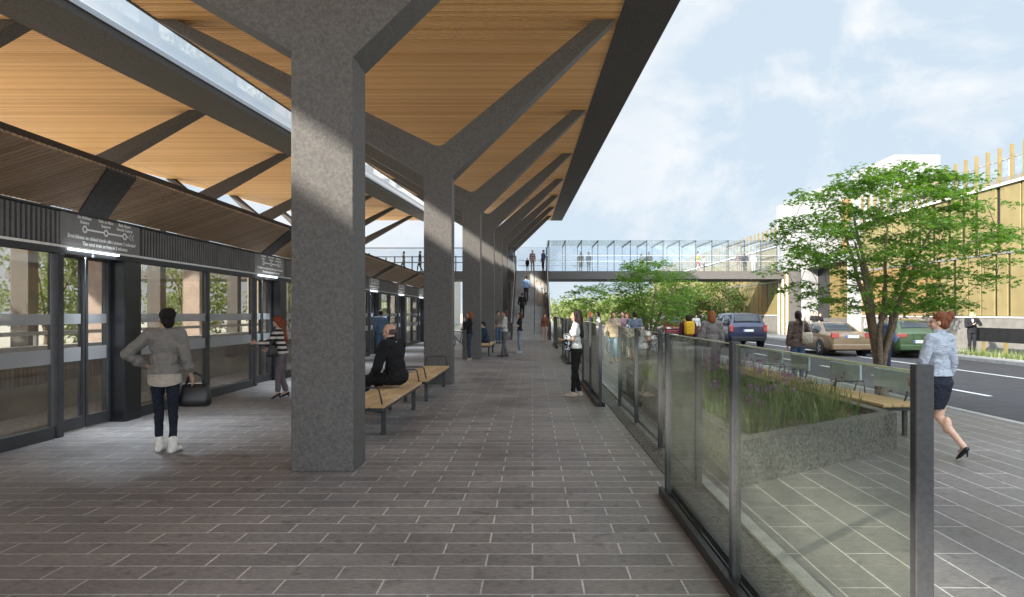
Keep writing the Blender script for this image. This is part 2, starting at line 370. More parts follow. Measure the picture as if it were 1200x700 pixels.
sl.build('sleepers', M['lightconc'], rl)['kind'] = 'stuff'

# ------------------------------------------------------------------ canopies
def CZ(y): return 7.43 + .055 * y
Y0, Y1 = -7., 72.
def slats(x0, x1, y0, y1, step=.15, w=.104, t=.05, up=.0):
    mb = MB(); y = y0
    while y < y1:
        z = CZ(y) + up; z2 = CZ(y + w) + up
        mb.add([(x0,y,z),(x1,y,z),(x1,y+w,z2),(x0,y+w,z2),(x0,y,z+t),(x1,y,z+t),(x1,y+w,z2+t),(x0,y+w,z2+t)],
               [(0,3,2,1),(4,5,6,7),(0,1,5,4),(1,2,6,5),(2,3,7,6),(3,0,4,7)])
        y += step
    return mb
def slab(x0, x1, y0, y1, lo, hi):
    return MB().add([(x0,y0,CZ(y0)+lo),(x1,y0,CZ(y0)+lo),(x1,y1,CZ(y1)+lo),(x0,y1,CZ(y1)+lo),(x0,y0,CZ(y0)+hi),(x1,y0,CZ(y0)+hi),(x1,y1,CZ(y1)+hi),(x0,y1,CZ(y1)+hi)],
                    [(0,3,2,1),(4,5,6,7),(0,1,5,4),(1,2,6,5),(2,3,7,6),(3,0,4,7)])
c = thing('canopy', 'sloping timber-lined platform roof carried by the row of charcoal columns', 'roof', (-3, 30, CZ(30)))
slats(-8.5, 1.95, Y0, Y1).build('timber_soffit', M['timber'], c)
slab(-8.5, 1.95, Y0, Y1, .056, .10).build('backing_board', M['backing'], c)
slab(-8.56, 3.11, Y0, Y1, .10, .38).build('roof_deck', M['beam'], c)
slab(-8.58, -8.5, Y0, Y1, -.01, .10).build('edge_trim', M['beam'], c)
slab(1.95, 3.11, Y0, Y1, -.03, .10).build('edge_beam', M['beam'], c)
c2_ = thing('canopy', 'timber-lined roof over the track beyond the skylight strip', 'roof', (-17, 30, CZ(30)))
slats(-22, -11.62, Y0, Y1).build('timber_soffit', M['timber'], c2_)
slab(-22, -11.62, Y0, Y1, .056, .10).build('backing_board', M['backing'], c2_)
slab(-22.06, -10.0, Y0, Y1, .10, .2).build('roof_deck', M['beam'], c2_)
slab(-11.62, -10.0, Y0, Y1, -.10, .10).build('edge_beam', M['beam'], c2_)
slab(-10.0, -9.96, Y0, Y1, .10, .235).build('fascia', M['alu'], c2_)
sk = thing('skylight', 'long strip of glazing between the two timber roofs', 'skylight', (-9.3, 30, CZ(30)))
slab(-9.95, -8.585, Y0, Y1, .24, .262).build('glazing', M['sglass'], sk)

def yframe(y, xl=-2.46, xr=-1.825, th=.51, tipr=(1.40, 1.866), tipl=(-8.54, -8.08), label='', mirror=None, group='', base=0.):
    zj = 4.23 + .055 * (y - 6.95); zc = CZ(y) - .012; zj_l = zj + .06
    t = thing('column', label, 'column', ((xl + xr) / 2, y + th / 2, base), 0, group)
    mx = (lambda x: x) if mirror is None else (lambda x: mirror - x)
    zc_b = zc
    # crotch fillet
    A = Vector((-2.1, zj + .66)); rr_ = .2
    dr = (Vector((tipr[0], zc)) - A).normalized(); dl = (Vector((tipl[1], zc)) - A).normalized()
    pr, pl_ = A + dr * rr_, A + dl * rr_
    arc = [pr.lerp(A, k) .lerp(A.lerp(pl_, k), k) for k in (0, .2, .4, .6, .8, 1)]
    def q(pts): return [(mx(p[0]), p[1]) for p in pts]
    sh = [(xl, base), (xr, base), (xr, zj)] + [tuple(p) for p in arc] + [(xl, zj_l)]
    MB().prism(q(sh), y, y + th, 'y', skip=(2, 8)).build('shaft', M['conc'], t)
    bv = t.children[0].modifiers.new('bevel', 'BEVEL'); bv.width = .012; bv.segments = 2; bv.limit_method = 'ANGLE'; bv.angle_limit = rad(60)
    e = .055 * th
    def arm(poly, i0, i1, skip):
        # poly points i0,i1 meet the ceiling: lift their far end with the roof slope
        mb = MB(); nn = len(poly); pp = q(poly)
        vs = [(p[0], y, p[1]) for p in pp] + [(p[0], y + th, p[1] + (e if i in (i0, i1) else 0)) for i, p in enumerate(pp)]
        fs = [tuple(range(nn)), tuple(range(nn, 2*nn))[::-1]] + [(i, nn+i, nn+(i+1)%nn, (i+1)%nn) for i in range(nn) if i not in skip]
        mb.add(vs, fs); mb.build('arm', M['beam'] if mirror else M['conc'], t)
    arm([(xr, zj), (tipr[1], zc), (tipr[0], zc), tuple(pr)], 1, 2, (3,))
    arm([(xl, zj_l), tuple(pl_), (tipl[1], zc), (tipl[0], zc)], 2, 3, (0,))
    return t
clab = ['massive charcoal concrete Y-shaped column in the foreground, nearest the camera',
        'charcoal Y-shaped column standing at the far end of the two timber benches',
        'charcoal Y-shaped column directly behind the woman in the black sweater',
        'charcoal Y-shaped column just past the bench with the seated man in blue',
        'charcoal Y-shaped column, fifth back in its row, behind the man in jeans',
        'charcoal Y-shaped column standing beside the lower half of the stairs',
        'charcoal Y-shaped column just beyond the footbridge',
        'charcoal Y-shaped column at the far end of the row, farthest from the camera']
for k in range(8):
    yframe(6.95 + 8.5 * k, label=clab[k], group='charcoal columns under the canopy')
for k in range(8):
    y = 6.95 + 8.5 * k
    yframe(y, label=['track-side column of the far roof with slanting arms, number %d from the camera end of its row' % (k + 1)][0].replace('number 1', 'first').replace('number 2', 'second').replace('number 3', 'third').replace('number 4', 'fourth').replace('number 5', 'fifth').replace('number 6', 'sixth').replace('number 7', 'seventh').replace('number 8', 'eighth'),
           mirror=-20.15, group='columns under the far roof')
cb = thing('roof_cable', 'thin steel cable hanging below the far timber roof', 'cable', (-17, 20, CZ(20) - .4))
MB().tube([(-19.5, y, CZ(y) - .35 - .1 * math.sin((y % 8.5) / 8.5 * math.pi)) for y in np.arange(4, 62, 2.125)], .012, 5).build('wire', M['alu'], cb)

# ------------------------------------------------------------------ platform screen
XS = -6.2
mods = [3.0, 8.94, 15.2, 20.5, 25.8, 31.3, 37.0, 42.6]
ps = thing('platform_screen', 'long dark framed glass platform screen with doors along the track edge', 'platform screen', (XS, 20, 0))
hd = MB(); hd.box(XS - .30, XS - .02, -6, 52, 2.52, 2.96)
y = -6.
while y < 52:
    inm = any(m - .03 < y < m + 1.85 for m in mods)
    if not inm: hd.box(XS - .02, XS + .012, y, y + .045, 2.53, 2.95)
    y += .085
hd.build('header', M['header'], ps)
MB().box(XS - .31, XS + .03, -6, 52, 2.485, 2.517).build('header_rail', M['alu'], ps)
MB().box(XS - .31, XS + .03, -6, 52, 2.963, 2.99).build('header_coping', M['steel'], ps)
MB().box(XS - .07, XS + .05, -6, 52, 2.40, 2.48).build('head_frame', M['steel'], ps)
def frame_pane(y0, y1, x, base=.16):
    mb = MB(); mb.box(x - .012, x + .003, y0, y1, base, 2.40)
    o = mb.build('glass_panel', M['pglass'], ps)
    for za, zb in ((1.47, 1.61), (.96, 1.15)): MB().box(x + .006, x + .010, y0 + .02, y1 - .02, za, zb).build('frosted_band', M['frost'], o)
    MB().box(x - .05, x + .05, y0, y1, 0, base - .002).build('base_rail', M['steel'], ps)
for k, s in enumerate(mods):
    nx = mods[k + 1] if k + 1 < len(mods) else 48.
    # sliding door leaves, set back
    for a, b in ((s + .06, s + .61), (s + .63, s + 1.18)):
        d = MB(); d.box(XS - .10, XS - .085, a + .05, b - .05, .19, 2.36)
        dl = d.build('door_leaf', M['pglass'], ps)
        fr = MB(); fr.box(XS - .13, XS - .06, a, a + .05, .02, 2.398); fr.box(XS - .13, XS - .06, b - .05, b, .02, 2.398)
        fr.box(XS - .13, XS - .06, a + .05, b - .05, .02, .188); fr.box(XS - .13, XS - .06, a + .05, b - .05, 2.362, 2.398)
        fr.build('door_frame', M['steel'], dl)
        for za, zb in ((1.47, 1.61), (.96, 1.15)): MB().box(XS - .083, XS - .079, a + .06, b - .06, za, zb).build('frosted_band', M['frost'], dl)
    MB().bbox(XS - .22, XS + .13, s + 1.22, s + 1.66, 0, 2.40, .012).build('door_pier', M['black'], ps)
    MB().bbox(XS - .08, XS + .07, s - .11, s + .0, 0, 2.398, .01).build('post', M['steel'], ps)
    MB().box(XS + .055, XS + .095, s + .08, s + 1.15, 2.458, 2.480).build('led_strip', M['led'], ps)
    if 0 < k < 7:
        la = bpy.data.lights.new('door_lamp', 'AREA'); la.shape = 'RECTANGLE'; la.size = 1.05; la.size_y = .04; la.energy = 27; la.color = (.74, .87, 1.); la.spread = rad(100)
        lo_ = bpy.data.objects.new('door_lamp', la); C.objects.link(lo_); lo_.location = (XS + .08, s + .61, 2.45); lo_.rotation_euler = Vector((.30, 0, -1)).to_track_quat('-Z', 'X').to_euler()
    a, b = s + 1.73, nx - .12
    cuts = [a, a + (b - a) * .52, b] if b - a > 2.2 else [a, b]
    for i in range(len(cuts) - 1):
        frame_pane(cuts[i] + .03, cuts[i+1] - .03, XS)
        if i: MB().box(XS - .06, XS + .06, cuts[i] - .028, cuts[i] + .028, 0, 2.398).build('mullion', M['steel'], ps)
frame_pane(-6, 2.85, XS)
# tilted timber fascia over the screen
tf = thing('timber_hood', 'tilted brown timber hood above the screen header with dark diagonal ribs', 'hood', (-5.7, 20, 3.0))
mb = MB(); A0, A1 = (XS + .02, 3.0), (-5.2, 3.40)
sh_ = -.22
yy = -6.
while yy < 43:
    w = .060
    p = [(A0[0], yy + sh_, A0[1]), (A1[0], yy, A1[1]), (A1[0], yy + w, A1[1]), (A0[0], yy + w + sh_, A0[1])]
    nrm = Vector((-(A1[1]-A0[1]), 0, A1[0]-A0[0])).normalized() * .03
    mb.add(p + [tuple(Vector(q) + nrm) for q in p], [(0,1,2,3),(7,6,5,4),(0,4,5,1),(1,5,6,2),(2,6,7,3),(3,7,4,0)])
    yy += .085
mb.build('timber_boards', M['timber_dark'], tf)
nrm = Vector((-(A1[1]-A0[1]), 0, A1[0]-A0[0])).normalized()
mb = MB(); o1, o2 = nrm * .034, nrm * .12
q = [Vector((A0[0], -6, A0[1])), Vector((A1[0], -6, A1[1])), Vector((A1[0], 43, A1[1])), Vector((A0[0], 43, A0[1]))]
mb.add([tuple(v + o1) for v in q] + [tuple(v + o2) for v in q], [(0,1,2,3),(7,6,5,4),(0,4,5,1),(1,5,6,2),(2,6,7,3),(3,7,4,0)])
mb.build('backing_board', M['backing'], tf)
for s in mods:
    a = s + .35; w = .62; o1 = nrm * -.02; o2 = nrm * .03
    q = [Vector((A0[0], a, A0[1])), Vector((A1[0], a - .95, A1[1])), Vector((A1[0], a - .95 + w, A1[1])), Vector((A0[0], a + w, A0[1]))]
    MB().add([tuple(v + o1) for v in q] + [tuple(v + o2) for v in q], [(0,1,2,3),(7,6,5,4),(0,4,5,1),(1,5,6,2),(2,6,7,3),(3,7,4,0)]).build('rib', M['beam'], tf)
# signs
_dg = bpy.context.evaluated_depsgraph_get
def text_mesh(items):
    """items: (string, size, x, y, shear) -> one MB in the XY plane"""
    out = MB()
    for (st, size, x, y, sh) in items:
        cu = bpy.data.curves.new('lettering', 'FONT'); cu.body = st; cu.size = size; cu.align_x = 'CENTER'; cu.shear = sh; cu.extrude = .002; cu.resolution_u = 3
        cu.offset = size * .018
        ob = bpy.data.objects.new('lettering', cu); C.objects.link(ob); bpy.context.view_layer.update()
        me = bpy.data.meshes.new_from_object(ob.evaluated_get(_dg()))
        out.add([(v.co.x + x, v.co.y + y, v.co.z) for v in me.vertices], [tuple(p.vertices) for p in me.polygons])
        bpy.data.objects.remove(ob); bpy.data.curves.remove(cu); bpy.data.meshes.remove(me)
    return out
def ring2(mb, x, y, r0, r1, n=24):
    vs = []
    for z in (0, .003):
        for r in (r0, r1): vs += [(x + r*math.cos(2*math.pi*i/n), y + r*math.sin(2*math.pi*i/n), z) for i in range(n)]
    fs = []
    for i in range(n):
        j = (i+1) % n
        fs += [(i, j, n+j, n+i), (2*n+i, 3*n+i, 3*n+j, 2*n+j), (n+i, n+j, 3*n+j, 3*n+i), (i, 2*n+i, 2*n+j, j)]
    mb.add(vs, fs)
tx = text_mesh([('An tInbhear', .062, -.42, .172, 0), ('Estuary', .062, -.42, .108, 0), ('Baile na Mara', .062, .05, .172, 0), ('Seatown', .062, .05, .108, 0),
                ('Baile Shoird', .062, .50, .172, 0), ('Swords Central', .062, .50, .108, 0),
                ('Sroichfeann an chéad traein eile i gceann 2 nóiméad', .074, 0, -.105, .2), ('The next train arrives in 2 minutes', .074, .05, -.185, 0)])
for x in (-.42, .05, .50): ring2(tx, x, .035, .030, .052)
tx.box(-.366, -.004, .023, .047, 0, .003); tx.box(.104, .446, .023, .047, 0, .003); tx.box(.554, .585, .023, .047, 0, .003)
for x in (.61, .68):
    tx.add([(x, .035, 0), (x+.018, .035, 0), (x+.068, .085, 0), (x+.05, .085, 0), (x+.05, -.015, 0), (x+.068, -.015, 0)], [(0,1,2,3), (0,4,5,1)])
txm = tx.mesh('lettering', M['text'])
slab_ = ['next-train display with route diagram over the glass door beside the frontmost black pier',
         'next-train display over the door where the red-haired woman reaches',
         'next-train display over the door hidden behind the big column',
         'next-train display over the door beside the man in denim',
         'second next-train display past the man in denim',
         'third next-train display past the man in denim',
         'farthest next-train display on the screen header', 'next-train display above the first door, nearest the camera']
for k, s in enumerate(mods[1:7]):
    t = thing('display_sign', slab_[k], 'sign', (XS + .016, s + .9, 2.74), rad(90), 'next-train signs on the screen header')
    MB().bbox(-.9, .9, -.005, .035, -.22, .22, .006).build('sign_panel', M['signface'], t, True)
    o = link('lettering', txm, t, True); o.rotation_euler = (rad(90), 0, 0); o.location = (0, -.006, 0)

# ------------------------------------------------------------------ far side of the track
ow = thing('parapet_wall', 'low taupe slatted wall with white rails across the track', 'wall', (-12.3, 20, 0))
w = MB()
for y in np.arange(-8, 62, .14): w.box(-12.5, -12.3, y, y + .12, -.15, .62)
w.build('slat_wall', M['timberwall'], ow)
MB().box(-12.55, -12.25, -8, 62, .622, .80).build('coping', M['white'], ow)
for z in (1.06, 1.34): MB().box(-12.43, -12.37, -8, 62, z, z + .10).build('rail', M['white'], ow)
for y in np.arange(-7, 62, 3.): MB().box(-12.44, -12.36, y, y + .06, .80, 1.06).build('post', M['white'], ow)
for k, y in enumerate(np.arange(2.5, 60, 6.2)):
    p = thing('pier', 'broad pink concrete pier across the track, ' + ['first', 'second', 'third', 'fourth', 'fifth', 'sixth', 'seventh', 'eighth', 'ninth', 'tenth'][k] + ' from the camera', 'pier', (-13.6, y, 0), 0, 'pink piers beyond the track')
    MB().bbox(-14.0, -13.3, y, y + .8, -.15, 4.6, .02).build('shaft', M['pinkconc'], p)
    MB().bbox(-14.15, -13.15, y - .12, y + .92, 4.602, 4.9, .02).build('pier_cap', M['pinkconc'], p)

# ------------------------------------------------------------------ barriers
def bay(y0, y1, x0, x1, label, floor_rail, h=1.45, endpost=False):
    t = thing('glass_barrier', label, 'glass barrier', ((x0+x1)/2, (y0+y1)/2, 0), 0, 'glass barrier bays beside the platform')
    n = max(1, round((y1 - y0) / 1.95)); ys = [y0 + (y1 - y0) * i / n for i in range(n + 1)]
    X = lambda y: x0 + (x1 - x0) * (y - y0) / (y1 - y0)
    for i, yv in enumerate(ys):
        x = X(yv); r = .026
        if endpost and i == 0: MB().bbox(x - .04, x + .016, yv - .018, yv + .018, .0, h + .012, .003).build('end_post', M['steel'], t)
        else: MB().bbox(x - r, x + r, yv - .035, yv + .035, .0 if floor_rail else .03, h, .004).build('post', M['steel'], t)
    for a, b in zip(ys, ys[1:]):
        ga, gb = a + .04, b - .04
        p = [(X(ga)-.006, ga), (X(ga)+.006, ga), (X(gb)+.006, gb), (X(gb)-.006, gb)]
        o = MB().prism(p, .06, h - .02, 'z').build('glass_pane', M['glass'], t)
        MB().prism(p, h - .019, h - .012, 'z').build('glass_edge', M['glassedge'], o)
    if floor_rail:
        for xa_, ya_, xb_, yb_ in ((x0, y0, 1.52, y0 - .14), (x1, y1, 1.52, y1 + .21)):
            if ya_ < 3: continue
            dx_, dy_ = xb_ - xa_, yb_ - ya_
            p = [(xa_ + .04*dx_/.34, ya_ + .04*dy_), (xb_ - .04*dx_/.34, yb_ - .04*dy_), (xb_ - .04*dx_/.34, yb_ - .04*dy_ + .012), (xa_ + .04*dx_/.34, ya_ + .04*dy_ + .012)]
            MB().prism(p, .06, h - .05, 'z').build('return_pane', M['glass'], t)
        for dx in (-.075, .035):
            MB().prism([(X(y0)+dx, y0-.1), (X(y0)+dx+.04, y0-.1), (X(y1)+dx+.04, y1+.06), (X(y1)+dx, y1+.06)], .001, .075, 'z').build('base_rail', M['black'], t)
        MB().prism([(X(y0)-.034, y0-.1), (X(y0)+.034, y0-.1), (X(y1)+.034, y1+.05), (X(y1)-.034, y1+.05)], .001, .02, 'z').build('base_plate', M['black'], t)
blab = [('nearest glass barrier bay on black floor rails, ending in the thick dark post', 'glass barrier bay set back on the kerb, just beyond the nearest bay'),
        ('glass barrier bay on floor rails just beside the girl in the white tee', 'set-back glass barrier bay just past the girl in the white tee'),
        ('glass barrier bay on floor rails halfway to the stairs', 'set-back glass barrier bay halfway to the stairs'),
        ('last floor-railed glass barrier bay before the stairs', 'set-back glass barrier bay that ends at the stair foot')]
for k in range(4):
    y = 2.1 + 9.75 * k
    xa = 1.21 - .03 * k
    bay(y, y + 3.93, xa, xa - .01, blab[k][0], True, 1.45, k == 0)
    bay(y + 4.15, y + 9.6, 1.52, 1.50, blab[k][1], False, 1.40)

# ------------------------------------------------------------------ benches on the platform
def bench(label, x0, x1, y0, y1, narm=2):
    t = thing('bench', label, 'bench', ((x0+x1)/2, (y0+y1)/2, 0), 0, 'timber benches between the columns')
    n = 5; dy = (y1 - y0) / n
    s = MB()
    for i in range(n):
        for j in range(3):
            w = (x1 - x0) / 3
            s.bbox(x0 + j*w + .004, x0 + (j+1)*w - .004, y0 + i*dy + .006, y0 + (i+1)*dy - .006, .395, .44, .006)
    s.build('seat', M['bench'], t)
    f = MB(); f.box(x0 + .03, x1 - .03, y0 + .05, y1 - .05, .35, .393); f.build('seat_frame', M['steel'], t)
    for yv in (y0 + .35, y1 - .35):
        for xv in (x0 + .08, x1 - .12): MB().bbox(xv, xv + .06, yv, yv + .07, 0, .349, .006).build('leg', M['steel'], t)
    for k in range(narm):
        yv = y0 + .06 + (y1 - y0 - .12) * k / (narm - 1)
        MB().tube([(x0+.04, yv, .44), (x0+.08, yv, .63), (x0+.12, yv, .655), (x1-.12, yv, .655), (x1-.08, yv, .63), (x1-.04, yv, .44)], .011, 8).build('armrest', M['steel'], t, smooth=True)
bench('timber bench with the man in the black suit sitting on it', -2.50, -1.90, 8.75, 11.75)
bench('empty timber bench between the suited man and the second column', -2.44, -1.86, 12.15, 15.3)
bench('timber bench farther back with the man in the blue suit on it', -2.35, -1.55, 25.2, 28.4)

# ------------------------------------------------------------------ planter and its benches
pt = thing('planter', 'low exposed-aggregate planter wall full of lavender and grasses behind the glass', 'planter', (3, 10, 0))
po = [(1.95, 6.35), (4.35, 8.15), (4.35, 14.2), (1.95, 14.2)]
inn = [(2.11, 6.68), (4.19, 8.24), (4.19, 14.04), (2.11, 14.04)]
w = MB(); vs = [(*p, 0.0) for p in po] + [(*p, .38) for p in po] + [(*p, .38) for p in inn] + [(*p, .2) for p in inn]; fs = []
for i in range(4):
    j = (i+1) % 4; fs += [(i, j, 4+j, 4+i), (8+i, 8+j, 12+j, 12+i)]
w.add(vs, fs); w.build('planter_wall', M['aggr'], pt)
w = MB(); vs = [(*p, .381) for p in po] + [(*p, .381) for p in inn] + [(*p, .43) for p in po] + [(*p, .43) for p in inn]; fs = []
for i in range(4):
    j = (i+1) % 4; fs += [(i, j, 4+j, 4+i), (8+i, 12+i, 12+j, 8+j), (i, 8+i, 8+j, j), (4+i, 4+j, 12+j, 12+i)]
w.add(vs, fs); w.build('coping', M['aggr'], pt)
MB().prism(inn, .20, .34, 'z').build('soil', M['soil'], pt)
def inplanter():
    while True:
        x, y = R.uniform(2.15, 4.15), R.uniform(6.8, 14)
        if y > 6.75 + (x - 2.1) * .78: return x, y
bl = MB(); fl = MB()
for k in range(420):
    x, y = inplanter(); h = R.uniform(.22, .5) * (1.15 if R.random() < .3 else .9)
    for b in range(10):
        a = R.uniform(0, 6.28); o = R.uniform(.02, .14); lean = R.uniform(.05, .22)
        bx, by = x + o*math.cos(a), y + o*math.sin(a); ww = R.uniform(.003, .008); hh = h * R.uniform(.6, 1.1)
        tx_, ty_ = bx + lean*math.cos(a), by + lean*math.sin(a); px_, py_ = -math.sin(a)*ww, math.cos(a)*ww
        bl.add([(bx-px_, by-py_, .33), (bx+px_, by+py_, .33), ((bx+tx_)/2+px_, (by+ty_)/2+py_, .33+hh*.7), (tx_, ty_, .33+hh), ((bx+tx_)/2-px_, (by+ty_)/2-py_, .33+hh*.7)], [(0, 1, 2, 4), (4, 2, 3)])
    if k % 11 == 0:
        for b in range(4):
            a = R.uniform(0, 6.28); sx, sy = x + .15*math.cos(a), y + .15*math.sin(a); zt = .33 + h * R.uniform(.95, 1.25)
            bl.add([(sx-.003, sy, .33), (sx+.003, sy, .33), (sx+.002, sy, zt), (sx-.002, sy, zt)], [(0, 1, 2, 3)])
            r = R.uniform(.018, .035)
            for q_ in range(6):
                c_ = Vector((sx, sy, zt)) + Vector((R.gauss(0, 1), R.gauss(0, 1), R.gauss(0, 1.3))) * r * .6
                u_ = Vector((R.gauss(0, 1), R.gauss(0, 1), R.gauss(0, 1))).normalized() * r; v_ = u_.orthogonal().normalized() * r * .7
                fl.add([c_-u_, c_+v_, c_+u_, c_-v_], [(0, 1, 2, 3)])
tag(bl.build('grasses', M['blade']), 'tall pale green grasses growing in the planter', 'grasses', kind='stuff')
tag(fl.build('lavender_flowers', M['purple']), 'purple flower heads above the planter grasses', 'flowers', kind='stuff')
def backbench(label, x, y, L, rz):
    t = thing('bench', label, 'bench', (x, y, 0), rz, 'benches with pale blue backs by the planter')
    s = MB()
    for j in range(4): s.bbox(-.26 + j*.132, -.26 + j*.132 + .122, -L/2, L/2, .41, .45, .006)
    s.build('seat', M['bench'], t, True)
    MB().box(-.24, .24, -L/2 + .05, L/2 - .05, .36, .408).build('seat_frame', M['steel'], t, True)
    for yv in (-L/2 + .25, L/2 - .25):
        for xv in (-.2, .16): MB().bbox(xv, xv + .05, yv - .03, yv + .03, 0, .359, .005).build('leg', M['steel'], t, True)
    for yv in (-L/4, L/4):
        b = MB().bbox(.24, .275, yv - .45, yv + .45, .58, .84, .01).build('backrest', M['bluemetal'], t, True)
        br = MB()
        for dy in (-.3, .3): br.tube([(.22, yv + dy, .40), (.27, yv + dy, .55), (.279, yv + dy, .7)], .014, 6)
        br.build('backrest_bracket', M['steel'], b, True)
    MB().tube([(-.24, 0, .45), (-.22, 0, .62), (.2, 0, .62), (.22, 0, .45)], .014, 6).build('armrest', M['steel'], t, True)
backbench('timber bench with pale blue back panels by the planter, nearer the thick end post', 4.66, 10.0, 2.5, rad(4))
backbench('timber bench with pale blue back panels by the planter, behind the waving woman', 4.70, 13.3, 2.9, rad(-2))

# ------------------------------------------------------------------ stairs and footbridge
st = thing('staircase', 'straight pale concrete staircase rising to the footbridge', 'stairs', (-.1, 46, 0))
n = 30; run, rise = 10.7 / n, 4.8 / n
poly = [(41, 0)]
for i in range(n): poly += [(41 + i*run, (i+1)*rise), (41 + (i+1)*run, (i+1)*rise)]
poly += [(51.7, 4.2), (42.0, 0)]
MB().prism(poly, -1.2, 1.0, 'x').build('flight', M['lightconc'], st)
for x in (-1.32, 1.003):
    p = [(40.9, 0), (40.9, 1.0), (51.7, 5.9), (51.7, 4.2), (42.2, 0)]
    MB().prism(p, x, x + .115, 'x').build('balustrade', M['steel'], st)
    MB().tube([(x + .057, 40.85, 1.06), (x + .057, 51.7, 5.96)], .03, 8).build('handrail', M['alu'], st)
hr = MB(); hr.tube([(.12, 41.2, .95), (.12, 51.5, 5.6)], .025, 8)
for i in range(6):
    y = 41.6 + i * 1.95; z = (y - 41) / 10.7 * 4.8; hr.tube([(.12, y, z), (.12, y, z + 1.0)], .02, 6)
hr.build('centre_handrail', M['steel'], st)
fb = thing('footbridge', 'long grey footbridge with tall glass screens crossing beyond the platform', 'footbridge', (0, 54, 4.2))
B0, B1 = 51.75, 56.5
MB().box(-40, 20.5, B0, B1, 4.2, 4.8).build('deck', M['conc'], fb)
MB().box(-40, -1.35, B0 + .03, B0 + .045, 4.85, 6.5).build('glass_parapet', M['bglass'], fb)
for z in (5.85, 6.52): MB().box(-40, -1.35, B0 + .01, B0 + .06, z, z + .06).build('rail', M['steel'], fb)
for x in (-1.35, 1.05): MB().box(x - .04, x + .04, B0 + .0, B0 + .08, 4.8, 6.6).build('post', M['steel'], fb)
gl = MB().box(1.1, 20.4, B0 + .03, B0 + .045, 4.82, 7.1).build('glass_screen', M['bglass'], fb)
gl = MB().box(-1.3, 20.4, B1 - .05, B1 - .035, 4.82, 7.1).build('glass_screen', M['bglass'], fb)
MB().box(1.1, 20.4, B0 + .06, B1 - .06, 7.14, 7.155).build('glass_roof', M['bglass'], fb)
for z in (5.5, 5.95):
    MB().box(1.1, 20.4, B0 + .0, B0 + .026, z, z + .05).build('rail', M['alu'], fb)
    MB().box(-1.2, 20.4, B1 - .09, B1 - .055, z, z + .05).build('rail', M['alu'], fb)
for i in range(16):
    x = 1.25 + i * 1.235
    f = MB(); f.box(x - .02, x + .02, B0 - .01, B0 + .028, 4.8, 7.1); f.box(x - .02, x + .02, B1 - .033, B1 + .01, 4.8, 7.1)
    f.box(x - .04, x + .04, B0 - .01, B1 + .01, 7.03, 7.13); f.build('frame', M['steel'], fb)
ba = MB()
for i in range(52):
    x = -39.5 + i * .72; ba = MB().box(x, x + .10, B1 - .2, B1 - .12, 4.8, 6.15 + .25 * R.random()); ba.build('fin', M['goldfin'], fb)
MB().box(-40, -2.2, B1 - .12, B1 - .08, 5.75, 5.83).build('rail', M['goldfin'], fb)

# ------------------------------------------------------------------ buildings on the right
XF = 19.0
def clad(name, label, y0, y1, lo, hi, finstep, finh=1.35, brown=()):
    t = thing(name, label, 'building', (XF + 6, (y0+y1)/2, 0))
    MB().box(XF + .08, XF + 14, y0, y1, 1.45, hi - .15).build('wall', M['black'], t)
    MB().box(XF - .02, XF + 14, y0, y1, -.15, 1.42).build('plinth', M['stone'], t)
    MB().box(XF - .06, XF + .075, y0, y1, 1.421, 1.47).build('ledge', M['white'], t)
    rr = random.Random(int(y0))
    for (za, zb, nm) in ((1.50, lo - .04, 'cladding'), (lo + .04, hi - .22, 'cladding')):
        mb = MB(); y = y0 + .03; was = False
        while y < y1 - .2:
            w = min(rr.choice([.62, .78, .95, 1.15]), y1 - y - .02)
            now = any(a <= y < b for a, b in brown) and za < 2
            if now != was and mb.v: mb.build('bronze_cladding' if was else nm, M['goldbrown' if was else 'gold'], t); mb = MB()
            was = now; mb.bbox(XF + .0, XF + .07, y, y + w, za, zb, .008)
            y += w + rr.choice([.10, .16, .24])
        if mb.v: mb.build('bronze_cladding' if was else nm, M['goldbrown' if was else 'gold'], t)
    MB().box(XF - .03, XF + .075, y0, y1, lo - .035, lo + .035).build('floor_band', M['alu'], t)
    MB().box(XF - .12, XF + 14, y0, y1, hi - .19, hi - .10).build('cornice', M['white'], t)
    MB().box(XF - .05, XF + 13, y0, y1, hi - .097, hi + .12).build('parapet', M['stone'], t)
    y = y0 + .3
    while y < y1:
        MB().box(XF - .10, XF + .02, y, y + .10, hi - .098, hi + finh).build('fin', M['goldfin'], t)
        y += finstep
    MB().box(XF + .06, XF + .08, y0, y1, hi + .13, hi + .85).build('roof_glass', M['bglass'], t)
    MB().box(XF + .04, XF + .10, y0, y1, hi + .851, hi + .89).build('roof_rail', M['alu'], t)
    for yv in np.arange(y0 + 1, y1, 2.1): MB().box(XF + .10, XF + .15, yv, yv + .05, hi + .121, hi + .85).build('post', M['alu'], t)
clad('clad_building', 'gold panelled two-storey building with roof fins at the road bend, nearer part', 18., 39.4, 4.04, 6.95, .72, brown=((31.2, 39.4),))
clad('clad_building', 'gold panelled building beyond the white block, running far back behind the footbridge', 52.9, 108., 4.04, 6.95, 1.0, brown=((54, 57.5), (72, 80)))
t = thing('entrance_block', 'tall white rendered block rising behind and above the maple crown', 'building', (XF + 2, 38.4, 0))
MB().prism([(XF + .6, 37.0), (XF + 3.1, 37.0), (XF + 3.8, 42.0), (XF + .6, 42.0)], 7.09, 10.2, 'z').build('upper_wall', M['tower'], t)
MB().box(XF - .1, XF + .59, 39.42, 41.0, -.1, 7.08).build('wall', M['tower'], t)
MB().box(XF + .6, XF + 3.5, 39.42, 41.0, -.1, 7.08).build('inner_wall', M['tower'], t)
t = thing('entrance_block', 'white rendered block over a glazed fin screen where the footbridge lands', 'building', (XF + 2, 48.7, 0))
